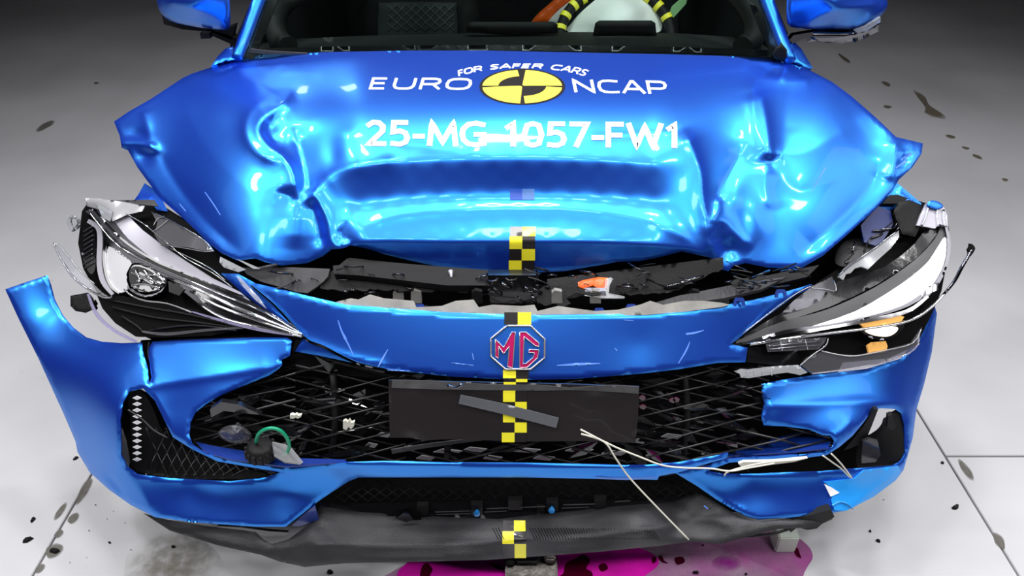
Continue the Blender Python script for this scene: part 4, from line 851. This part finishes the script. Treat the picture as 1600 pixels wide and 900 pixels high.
h('projector_lens', crom([(202,424),(212,416),(232,422),(250,436),(256,446),(240,456),(218,454),(204,444)],3,True), BLACK, .010, .004)
for pl in ([(206,426),(222,432),(240,442)], [(210,420),(218,436),(214,450)], [(224,420),(234,434),(252,444)], [(206,446),(226,444),(250,450)], [(214,440),(230,430),(244,430)]):
    line('reflector_rib', pl, .0022, CHROME, .0145)
for ol in ([(209,428),(220,425),(244,438),(258,442),(236,444)], [(204,447),(222,444),(250,452),(232,456)]):
    h('reflector_blade', ol, CHROME, .013, .002, 4)
h('chrome_wedge', [(262,440),(280,442),(297,448),(330,460),(358,470),(413,497),(474,526),(413,514),(344,497),(311,475),(290,458)], CHROMED, .009, .004)
for pl, r in (([(140,332),(172,372),(200,394),(240,414),(290,436),(350,462),(413,488),(472,522)], .0018), ([(262,434),(316,456),(370,482),(430,506),(472,523)], .0025), ([(236,420),(290,443),(350,470),(413,500)], .0012)):
    line('chrome_bead', pl, r, CHROME, .013)
h('wedge_facet', [(263,441),(276,440),(288,452),(280,462),(264,456)], BLACK, .012, .003, 4)
h('wedge_facet', [(300,452),(330,462),(360,480),(380,494),(352,488),(318,474)], CHROME, .0115, .002, 4)
for pl, r in (([(297,455),(340,478),(400,500),(470,524)], .0022), ([(310,474),(350,498),(413,513),(472,526)], .0022), ([(340,468),(400,492),(450,514)], .0015)):
    line('chrome_rib', pl, r, CHROME, .013)
line('cover_edge', [(194,452),(206,462),(228,470),(262,474),(300,488)], .002, MILKY, .014)
h('lower_tray', [(150,458),(190,462),(240,472),(300,482),(345,498),(380,512),(330,524),(250,527),(212,526),(180,505),(160,482)], DARK, .002, .01)
for k, pl in enumerate(([(170,468),(230,480),(300,492),(370,510)], [(176,480),(240,496),(310,504),(380,514)], [(230,516),(300,508),(370,516)], [(190,494),(215,510),(224,520)])):
    line('tray_ridge', pl, .0022, BLACKM if k % 2 else BLACK, .006)
LIL = glassy('lilac_tinted_edge', (.7,.68,.85), .1, .35, (.45,.42,.65))
strip('tray_edge', [(137,459),(150,490),(176,515),(212,534)], [3,5,5,4], LH, LIL, hl, off=.012, thick=.002)
strip('tray_edge', [(222,518),(260,522),(320,516),(380,512)], [3,5,4,3], LH, SMOKE, hl, off=.012, thick=.002)
strip('chrome_underline', [(300,487),(344,500),(400,514),(460,524)], [2,4,5,3], LH, LIL, hl, off=.014, thick=.002)
# broken clear cover pieces
h('cover_fragment', [(133,309),(152,310),(191,315),(226,322),(222,330),(197,336),(176,346),(172,334),(150,326),(136,322)], mat('dusty_grey_plastic', (.22,.22,.23), .3, .4, .3), .016, .003, 4, disp=None)
h('cover_fragment', [(236,330),(262,342),(291,359),(318,375),(333,392),(320,392),(291,386),(252,384),(241,366),(246,348)], SMOKE, .018, .003, 5)
h('cover_fragment', [(150,318),(176,330),(172,346),(160,340)], MILKY, .020, .003, 4)
for pl in ([(197,334),(222,348),(240,362),(262,380),(291,404),(330,425),(362,448)], [(236,331),(262,342),(291,358),(320,376),(334,393)], [(252,382),(291,388),(320,393),(333,392)], [(240,352),(246,342),(256,338)], [(238,362),(250,354),(262,344)], [(258,384),(300,404),(330,420),(352,438)]):
    line('cover_edge', pl, .0010, MILKY, .021)
h('cover_shard', [(344,401),(356,407),(384,421),(372,425),(350,418),(343,410)], MILKY, .035, .003, 4)
h('cover_shard', [(368,404),(380,408),(408,420),(396,420)], MILKY, .035, .003, 4)
h('cover_shard', [(368,430),(374,432),(404,464),(416,482),(400,470),(378,446)], MILKY, .03, .002, 4)
# thin curved slivers hanging out at the side
line('cover_sliver', [(84,380),(96,406),(112,430),(132,448),(160,464),(176,464)], .0022, CLEAR, .012)
line('cover_sliver', [(84,380),(92,384),(108,402),(126,424),(148,444)], .0016, MILKY, .012)
h('cover_sliver', [(84,380),(92,384),(108,402),(126,424),(158,456),(170,464),(150,460),(120,438),(98,408)], CLEAR, .012, .002, 4)
h('clear_bump', crom([(104,348),(108,338),(118,336),(126,344),(124,356),(112,362)],3,True), CLEAR, .0, .008, 3, rnd=(4,.006))
h('housing_lug', [(110,462),(138,457),(146,466),(145,484),(134,489),(118,486),(110,478)], BLACKM, -.005, .03, 4, rnd=(3,.004))
h('wing_flap', [(150,313),(240,312),(246,322),(200,318)], GREY, .0, .004, 5)
strip('seal_strip', [(392,446),(430,478),(476,528),(506,542),(556,567),(605,578)], [2,3,4,4,4,2], FS, CHROMED, hl, off=.006, thick=.003)
line('split_flap', [(233,534),(231,552),(236,572),(236,600)], .0016, BLACKM, .0)

RHC = [(1142,538,1.18),(1216,486,1.23),(1268,445,1.30),(1344,393,1.40),(1392,311,1.49),(1475,328,1.49),(1481,404,1.39),(1454,490,1.29),(1426,538,1.24),(1385,555,1.215),(1323,562,1.19),(1251,569,1.16),(1350,450,1.31),(1300,510,1.23)]
RH = Surf(RHC, lam=.02)
hr = empty('headlight', tuple(RH.pts([1350], [450])[0]), car); hr['label'] = 'headlight with white light bar and a glowing amber lamp below'
g = lambda *a, **k: h(*a, par=hr, sf=RH, **k)
gl_ = lambda name, pl, r, m, off, **k: line(name, pl, r, m, off, par=hr, sf=RH, **k)
gs = lambda name, pl, wd, m, off, th=.004, **k: strip(name, pl, wd, RH, m, hr, off=off, thick=th, **k)
g('housing', [(1142,538),(1216,486),(1268,447),(1302,425),(1344,397),(1370,350),(1392,315),(1426,311),(1475,326),(1483,359),(1481,404),(1471,455),(1454,495),(1432,540),(1388,560),(1323,566),(1251,571),(1180,568),(1168,543)], DARK, -.035, .05, 9)
g('dark_shell', crom([(1150,533),(1226,502),(1295,480),(1371,444),(1433,402),(1462,368),(1470,352),(1452,350),(1430,380),(1380,418),(1310,440),(1262,470),(1215,492)],2,True), BLACK, .0, .01, 6)
gs('smoked_band', [(1151,537),(1226,512),(1295,492),(1371,458),(1433,416),(1466,378),(1474,352)], [8,20,18,20,20,14,8], BAND, .006)
g('light_guide', crom([(1262,512),(1337,486),(1406,445),(1446,413),(1462,391),(1477,370),(1480,402),(1464,438),(1435,470),(1388,490),(1337,500),(1282,511)],3,True), WHITEP, .010, .008, rnd=(4,.004), label='broad white light bar')
gs('chrome_rim', [(1478,352),(1483,380),(1478,415),(1462,446),(1444,466)], [4,5,5,6,5], CHROMED, .012)
gs('chrome_line', [(1142,540),(1216,527),(1282,514),(1354,501),(1416,487),(1450,463)], [4,6,5,6,6,4], CHROME, .013)
gs('smoked_line', [(1160,537),(1230,518),(1290,509),(1350,498),(1410,480),(1440,462)], [3,6,3,3,4,4], CHROMED, .0145)
gl_('chrome_rail', [(1171,538),(1268,524),(1371,511),(1423,500),(1455,480),(1478,456)], .0032, CHROME, .020)
tube('chrome_rail', [(1478,456,1.30),(1492,438,1.31),(1503,417,1.32),(1512,402,1.33),(1519,388,1.34)], [.0034,.004,.004,.0035,.003], CHROMED, hr)
patch('rail_end', crom([(1511,402),(1512,388),(1514,381),(1520,382),(1524,389),(1517,400)],2,True), 1.335, BLACKM, hr, 3, thick=.008, rnd=(2,.002), holes=[[(1515,392),(1518,388),(1520,391),(1517,395)]])
for x, y in ((1452,454),(1462,450)):
    g('chrome_facet', [(x-4,y+6),(x-2,y-6),(x+5,y-9),(x+4,y+3)], CHROME, .022, .003, 3)
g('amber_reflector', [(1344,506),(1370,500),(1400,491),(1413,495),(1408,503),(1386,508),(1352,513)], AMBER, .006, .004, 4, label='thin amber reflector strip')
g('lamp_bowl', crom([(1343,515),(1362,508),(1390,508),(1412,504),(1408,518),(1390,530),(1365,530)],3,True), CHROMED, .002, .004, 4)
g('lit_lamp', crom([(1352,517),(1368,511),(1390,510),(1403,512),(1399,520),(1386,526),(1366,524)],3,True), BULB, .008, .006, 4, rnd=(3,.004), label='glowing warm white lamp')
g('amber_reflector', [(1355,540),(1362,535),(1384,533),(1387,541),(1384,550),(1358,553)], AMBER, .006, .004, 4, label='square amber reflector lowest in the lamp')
g('lower_lens', [(1251,570),(1262,558),(1285,549),(1310,553),(1337,555),(1385,546),(1424,536),(1440,512),(1436,538),(1426,549),(1371,568),(1310,578),(1268,584)], SMOKE, .018, .003)
gl_('lens_edge', [(1283,548),(1310,554),(1337,556),(1385,547),(1426,536),(1440,512)], .0014, MILKY, .020)
gl_('lens_edge', [(1250,571),(1270,554),(1290,540),(1294,528)], .0014, MILKY, .022)
gl_('lens_edge', [(1268,584),(1310,579),(1371,569),(1420,552),(1437,535)], .0016, LIL, .020)
g('lens_fragment', [(1197,538),(1240,530),(1292,527),(1288,536),(1278,546),(1200,550)], SMOKE, .018, .003)
for k, pl in enumerate(([(1200,541),(1240,537),(1284,533)], [(1203,546),(1250,541),(1280,540)], [(1220,533),(1222,548)], [(1258,530),(1262,546)])):
    gl_('fragment_rib', pl, .0012, CHROMED if k < 2 else MILKY, .021)
g('lens_fragment', [(1147,580),(1158,576),(1168,577),(1200,573),(1247,570),(1262,582),(1250,586),(1230,582),(1200,586),(1170,591),(1158,590),(1156,584)], MILKY, .030, .003, 4)
for x in (1168, 1180, 1192, 1205):
    gl_('fragment_rib', [(x, 577), (x + 1, 587)], .0009, MILKY, .033)
g('clear_fin', [(1309,432),(1318,420),(1337,406),(1370,384),(1404,358),(1405,370),(1392,388),(1374,404),(1357,420),(1346,416),(1336,419),(1330,426),(1322,428),(1318,437)], MILKY, .045, .003, 4)
gl_('fin_edge', [(1310,430),(1337,408),(1370,385),(1404,359)], .0016, CHROMED, .047)
g('clear_flap', [(1223,488),(1240,470),(1268,448),(1300,432),(1303,440),(1306,452),(1290,456),(1284,468),(1262,480),(1236,488)], SMOKE, .020, .003)
gl_('flap_edge', [(1268,450),(1290,452),(1306,454),(1303,438)], .0012, MILKY, .022)
gl_('flap_edge', [(1146,532),(1180,506),(1222,474),(1250,455),(1270,446)], .0016, MILKY, .018)
g('crumpled_bracket', [(1447,318),(1462,314),(1475,324),(1480,336),(1481,354),(1468,350),(1461,357),(1445,354),(1432,352),(1438,336)], SILVER, .02, .004, 4, disp=None)
for pl in ([(1450,322),(1446,338),(1440,352)], [(1464,320),(1464,338),(1466,354)], [(1474,328),(1474,342),(1477,354)]):
    gl_('bracket_fold', pl, .003, MILKY, .022)
g('blue_cap', crom([(1449,318),(1456,313),(1468,316),(1474,323),(1466,327),(1455,325)],3,True), PAINT, .03, .006, 3, rnd=(2,.002))
g('black_mount', [(1396,330),(1404,316),(1420,312),(1440,320),(1440,350),(1430,370),(1410,366),(1404,352)], BLACKM, .015, .03, 5, rnd=(3,.004))
g('black_mount', [(1380,318),(1390,305),(1402,304),(1420,310),(1404,318)], BLACKM, .01, .02, 4)
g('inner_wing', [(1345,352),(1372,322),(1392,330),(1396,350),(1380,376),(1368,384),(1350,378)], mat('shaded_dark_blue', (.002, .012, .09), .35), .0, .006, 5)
for k in range(26):
    x = rg.uniform(1310, 1455); y = 470 - (x - 1250) * .75 + rg.uniform(-25, 20); a = rg.uniform(-1.2, .3)
    if y < 330: continue
    gl_('broken_rib', [(x, y), (x + rg.uniform(8, 26) * math.cos(a), y + 20 * math.sin(a))], rg.uniform(.001, .003), rg.choice([BLACK, BLACKM, CHROMED]), .004, sub=1)

patch('split_shade_sheet', [(218,536),(250,534),(256,560),(250,596),(228,598)], 1.24, DARK, car, 6, thick=.01)  # dark sheet added behind the bumper split to stand in for shade
# ------------------------------------------------------------------ loose things
def FY(y, z=0.): return (CH - z) / math.tan(TH + math.atan((y - 450) / F))
def tie(label, pts, r=.0017):
    o = tube('cable_tie', pts, r, CREAM, None, seg=8, sub=5); return tag(o, label, 'cable tie', 'cream cable ties hanging in the bumper')
tie('long cream cable tie hanging down over the dark front lip', [(907,671,.965),(930,683,.955),(948,694,.950),(962,716,.945),(985,748,.945),(1030,796,.93),(1076,843,.915)])
tie('cream cable tie running right from the plate panel along the blue strip', [(908,678,.976),(935,686,.972),(965,700,.968),(1000,714,.968),(1035,727,.970),(1070,731,.972),(1110,732,.975),(1140,736,.975),(1170,731,.98),(1210,724,.99)])
tie('short cream cable tie with a curved end by the right bumper slot', [(1132,743,.985),(1138,737,.985),(1165,729,.99),(1200,722,.995),(1240,719,1.0),(1258,716,1.01)])
tie('left of two cream cable ties crossing the slot above the blue tape', [(1286,712,1.03),(1300,722,1.035),(1314,732,1.04),(1328,746,1.04)])
tie('right of two cream cable ties crossing the slot above the blue tape', [(1299,709,1.03),(1310,720,1.035),(1320,732,1.04),(1331,747,1.04)])
tag(patch('packing_wedge', [(1154,725),(1162,722),(1210,721),(1262,716),(1240,722),(1200,727),(1160,731)], 1.01, CREAM, None, 4, thick=.006)[0], 'pale cream plastic wedge lying in the right bumper slot', 'wedge')
ringp = [(400,692,1.02),(403,680,1.015),(412,672,1.01),(425,669,1.01),(438,673,1.01),(448,684,1.01),(452,697,1.01),(448,708,1.015),(440,715,1.02)]
tag(tube('rubber_hose', ringp, .0036, GREEN, None, seg=10), 'thin green rubber hose curled in the left grille corner', 'hose')
cap = empty('filler_cap', tuple(P(408, 706, 1.02))); tag(cap, 'ribbed black screw cap lying under the green hose', 'cap')
c0 = P(408, 702, 1.02)
loft('cap_body', [[(c0[0] + r_ * math.cos(t), c0[1] + r_ * math.sin(t) * .9, c0[2] + z) for r_, z in ((.0, .014), (.020, .014), (.027, .010), (.030, .0), (.031, -.016), (.0, -.016))] for t in np.linspace(0, 2 * math.pi, 29)], BLACKM, cap)
for k in range(14):
    t = k * 2 * math.pi / 14
    tubeW('grip_rib', [(c0[0] + .030 * math.cos(t), c0[1] + .027 * math.sin(t), c0[2] + .006), (c0[0] + .032 * math.cos(t), c0[1] + .029 * math.sin(t), c0[2] - .014)], .003, BLACKM, cap, seg=6, sub=1)
tag(patch('plastic_shard', [(426,690),(446,694),(456,700),(474,722),(470,725),(446,722),(430,712)], [(426,690,1.02),(456,700,1.03),(470,725,1.0)], MILKY, None, 4, thick=.003)[0], 'clear broken plastic shard beside the black screw cap', 'shard')
# puddle of coolant on the floor
def zpatch(name, ol, z, m, parent=None, st=10, **k):
    c = [(p, q, FY(q, z)) for p, q in ((300, 600), (1300, 600), (800, 950), (300, 950), (1300, 950))]
    return patch(name, ol, c, m, parent, st, **k)[0]
def puddle_mat(name, col, amt, rough=.06, soft=0):
    m = bpy.data.materials.new(name); m.use_nodes = True; nt = m.node_tree; b = nt.nodes['Principled BSDF']
    b.inputs['Base Color'].default_value = (*col, 1); b.inputs['Roughness'].default_value = rough
    n = nt.nodes.new('ShaderNodeTexNoise'); n.inputs['Scale'].default_value = 9; n.inputs['Detail'].default_value = 5
    tc = nt.nodes.new('ShaderNodeNewGeometry'); nt.links.new(tc.outputs['Position'], n.inputs['Vector'])
    r = nt.nodes.new('ShaderNodeMapRange'); r.inputs[1].default_value = .3; r.inputs[2].default_value = .7
    r.inputs[3].default_value = max(0, amt - .25); r.inputs[4].default_value = min(1, amt + .2)
    nt.links.new(n.outputs[0], r.inputs[0])
    if soft:
        n.inputs['Scale'].default_value = 34; tg = nt.nodes.new('ShaderNodeTexCoord')
        vm = nt.nodes.new('ShaderNodeVectorMath'); vm.operation = 'SUBTRACT'; vm.inputs[1].default_value = (.5, .5, .5)
        vs = nt.nodes.new('ShaderNodeVectorMath'); vs.operation = 'MULTIPLY'; vs.inputs[1].default_value = (1, 1, 0)
        vl = nt.nodes.new('ShaderNodeVectorMath'); vl.operation = 'LENGTH'
        nt.links.new(tg.outputs['Generated'], vm.inputs[0]); nt.links.new(vm.outputs[0], vs.inputs[0]); nt.links.new(vs.outputs[0], vl.inputs[0])
        f = nt.nodes.new('ShaderNodeMapRange'); f.inputs[1].default_value = .5; f.inputs[2].default_value = .5 - soft; nt.links.new(vl.outputs['Value'], f.inputs[0])
        mu = nt.nodes.new('ShaderNodeMath'); mu.operation = 'MULTIPLY'; nt.links.new(f.outputs[0], mu.inputs[0]); nt.links.new(r.outputs[0], mu.inputs[1])
        nt.links.new(mu.outputs[0], b.inputs['Alpha']); return m
    nt.links.new(r.outputs[0], b.inputs['Alpha']); return m
PUD1 = puddle_mat('magenta_coolant', (.70, .01, .42), .85); PUD2 = puddle_mat('thin_pink_coolant', (.55, .10, .42), .38)
pud = zpatch('coolant_puddle', crom([(930,858),(1000,840),(1100,830),(1180,828),(1235,835),(1262,852),(1270,870),(1262,885),(1255,900),(1248,930),(900,960),(640,960),(560,930),(610,895),(650,875),(700,865)],4,True), .0006, PUD2, None, 10, thick=.0006)
tag(pud, 'magenta and pink coolant puddle spreading on the floor below the lip', 'puddle')
zpatch('deep_pool', crom([(660,850),(700,845),(800,850),(900,850),(960,850),(1010,860),(1030,880),(1000,905),(960,940),(700,950),(640,925),(620,898),(640,875)],4,True), .0012, PUD1, pud, 9, thick=.0006)
zpatch('pink_pool', crom([(1110,880),(1130,866),(1150,868),(1160,880),(1148,892),(1125,892)],4,True), .0012, puddle_mat('violet_pool', (.35,.02,.30), .6, .1, .45), pud, 6, thick=.0006)
for ol in ([(660,884),(668,880),(676,890),(672,900),(684,906),(680,920),(664,914),(656,902)], [(884,880),(900,872),(912,866),(922,876),(916,888),(926,896),(918,920),(870,925),(868,905),(880,896)], [(765,880),(780,882),(790,888),(778,890)], [(935,884),(945,880),(950,888),(940,893)],
           [(1018,872),(1024,870),(1026,876),(1020,880)], [(1028,870),(1034,868),(1038,876),(1044,880),(1034,878)], [(1054,872),(1066,870),(1070,878),(1058,882)], [(1240,858),(1246,856),(1250,866),(1252,872),(1244,868)]):
    zpatch('dark_drop', crom(ol, 3, True), .002, MAROON, pud, 4, thick=.0008)
# bracket below the lip, block at the right
fb = empty('tow_bracket', tuple(PZ(830, 885, .03))); tag(fb, 'dirty grey metal bracket lying under the middle of the lip', 'bracket')
METG = mat('dirty_metal', (.16,.145,.13), .45, .5, bump=.6, bscale=150, var=.5, vscale=60)
cb = PZ(830, 884, .02)
box('bracket_plate', (cb[0], cb[1], .012), (.125, .07, .022), METG, fb, bev=.003)
box('bracket_bar', (cb[0] - .01, cb[1] + .012, .032), (.055, .022, .018), CHROMED, fb, bev=.004)
box('bracket_lug', (cb[0] + .045, cb[1] + .015, .033), (.026, .026, .022), METG, fb, bev=.004)
box('bracket_lug', (cb[0] - .05, cb[1] + .01, .03), (.02, .03, .014), BLACKM, fb, bev=.003)
cb = PZ(1226, 840, .03)
tag(box('foam_block', (cb[0], cb[1], .030), (.050, .045, .058), mat('pale_green_foam', (.62,.68,.60), .8), None, bev=.003), 'pale greenish white foam block on the floor under the right bumper end', 'block')
# debris on the floor
def chip(name, x, y, ol, m, label, z=.012, cat='fragment', grp=None):
    q = PZ(x, y, 0.); s_ = q[1] / F * 1.25
    V = [(q[0] + a * s_, q[1] - b * s_, .0012) for a, b in ol]; n = len(V)
    V += [(q[0] + a * s_ * .7, q[1] - b * s_ * .7, z * rg.uniform(.6, 1)) for a, b in ol]
    Fc = [list(range(n)), [n + i for i in range(n)][::-1]] + [[i, n + i, n + (i + 1) % n, (i + 1) % n] for i in range(n)]
    o = put(name, V, [f[::-1] for f in Fc], m, None, False); return tag(o, label, cat, grp)
def rag(rx, ry, rot=0, n=7):
    return [(rx * rg.uniform(.6, 1.1) * math.cos(t) * math.cos(rot) - ry * math.sin(t) * math.sin(rot), rx * math.cos(t) * math.sin(rot) + ry * rg.uniform(.6, 1.1) * math.sin(t) * math.cos(rot)) for t in np.linspace(0, 2 * math.pi, n, endpoint=False)]
G = 'black plastic crumbs scattered on the floor'
for x, y, rx, ry, ro, lb_ in ((52,813,4,8,.2,'small black plastic chip left of the floor joint, upper of two'), (44,845,11,5,-.5,'long black plastic chip left of the floor joint, lower of two'), (119,717,3,6,.5,'tiny black splinter beside the left bumper corner'),
    (86,862,11,7,0,'dark lump lying on the left floor joint'), (271,855,6,4,0,'round black crumb below the left lip arm'), (516,895,8,5,.2,'black torn clip at the bottom edge left of the puddle'),
    (1472,724,4,3,0,'grey pebble just below the right floor joint'), (1492,794,8,4,-.3,'bent black fragment left of the slanting right joint'), (1359,831,3,3,0,'small black crumb right of the foam block, upper of two'), (1372,846,6,4,.2,'oval black crumb right of the foam block, lower of two'),
    (1086,896,8,3,0,'flat black crumb at the bottom edge inside the pink puddle'), (1165,898,4,3,0,'tiny black crumb at the bottom edge right in the pink puddle'), (1098,853,3,2,0,'tiny dark speck at the upper rim of the pink puddle'), (172,849,3,2,0,'tiny dark speck on the floor right of the left joint')):
    chip('plastic_crumb', x, y, rag(rx, ry, ro), BLACKM, lb_, .008 if rx < 8 else .012, 'crumb', G)
# stains on the concrete
ST1 = puddle_mat('grey_grime', (.16, .15, .13), .6, .6, .2); ST2 = puddle_mat('brown_grime', (.20, .17, .12), .62, .5, .15)
def stain(ol, m, st=8): 
    o = zpatch('stain', crom(ol, 3, True), .0009, m, floor, st, thick=.0005); o['kind'] = 'structure'; return o
for ol in ([(1425,136),(1436,140),(1446,152),(1452,164),(1470,176),(1484,188),(1466,184),(1444,180),(1446,168),(1434,152)], [(1476,210),(1490,212),(1494,216),(1482,216)], [(1500,228),(1515,231),(1510,234)], [(1516,240),(1530,243),(1538,250),(1524,246)], [(1374,126),(1390,130),(1388,136)], [(1564,278),(1576,280),(1570,284)], [(1308,82),(1330,96),(1322,98)], [(1378,164),(1394,166),(1386,170)]):
    stain(ol, ST2, 6)
for ol in ([(135,745),(146,752),(138,768),(128,786),(118,790),(124,768)], [(118,800),(124,806),(116,820),(104,812)], [(92,826),(100,832),(92,842),(84,836)], [(76,848),(98,852),(96,866),(80,874),(72,866)], [(60,880),(72,884),(62,896),(54,894)], [(96,790),(106,784),(100,800),(88,812),(80,812)],
           [(76,188),(88,190),(80,196),(60,206),(52,204)], [(146,128),(156,129),(150,132)], [(1496,716),(1516,732),(1522,752),(1508,744)], [(1552,832),(1566,836),(1570,858),(1558,856)]):
    stain(ol, ST1, 6)
stain([(225,820),(300,835),(350,880),(320,940),(210,940),(195,880)], puddle_mat('faint_brown_film', (.22,.20,.15), .34, .5, .45), 12)
# cross joint glints of broken clear plastic
for x, y, a, lb_ in ((150,790,4,'clear plastic crumb nearest the lower left bumper corner'),(168,812,3,'tiny clear crumb right of the floor joint, below the bumper corner'),(140,830,4,'clear crumb between the left floor joint and the lip arm'),(110,880,3,'clear crumb at the bottom left just right of the joint'),
    (136,872,3,'clear crumb at the bottom left, a step right of the joint'),(178,800,3,'clear crumb close under the blue bumper skin at the left'),(196,818,3,'clear crumb touching the shadow of the left lip arm'),(1380,782,3,'clear crumb on the right floor near the light blue tape'),(1060,880,3,'clear crumb inside the pink puddle'),
    (205,860,3,'clear crumb at the left rim of the brown floor film'),(232,884,2,'smallest clear crumb on the brown floor film')):
    chip('clear_crumb', x, y, rag(a, a * .6, .6), CLEAR, lb_, .004, 'crumb', 'clear plastic crumbs around the car')
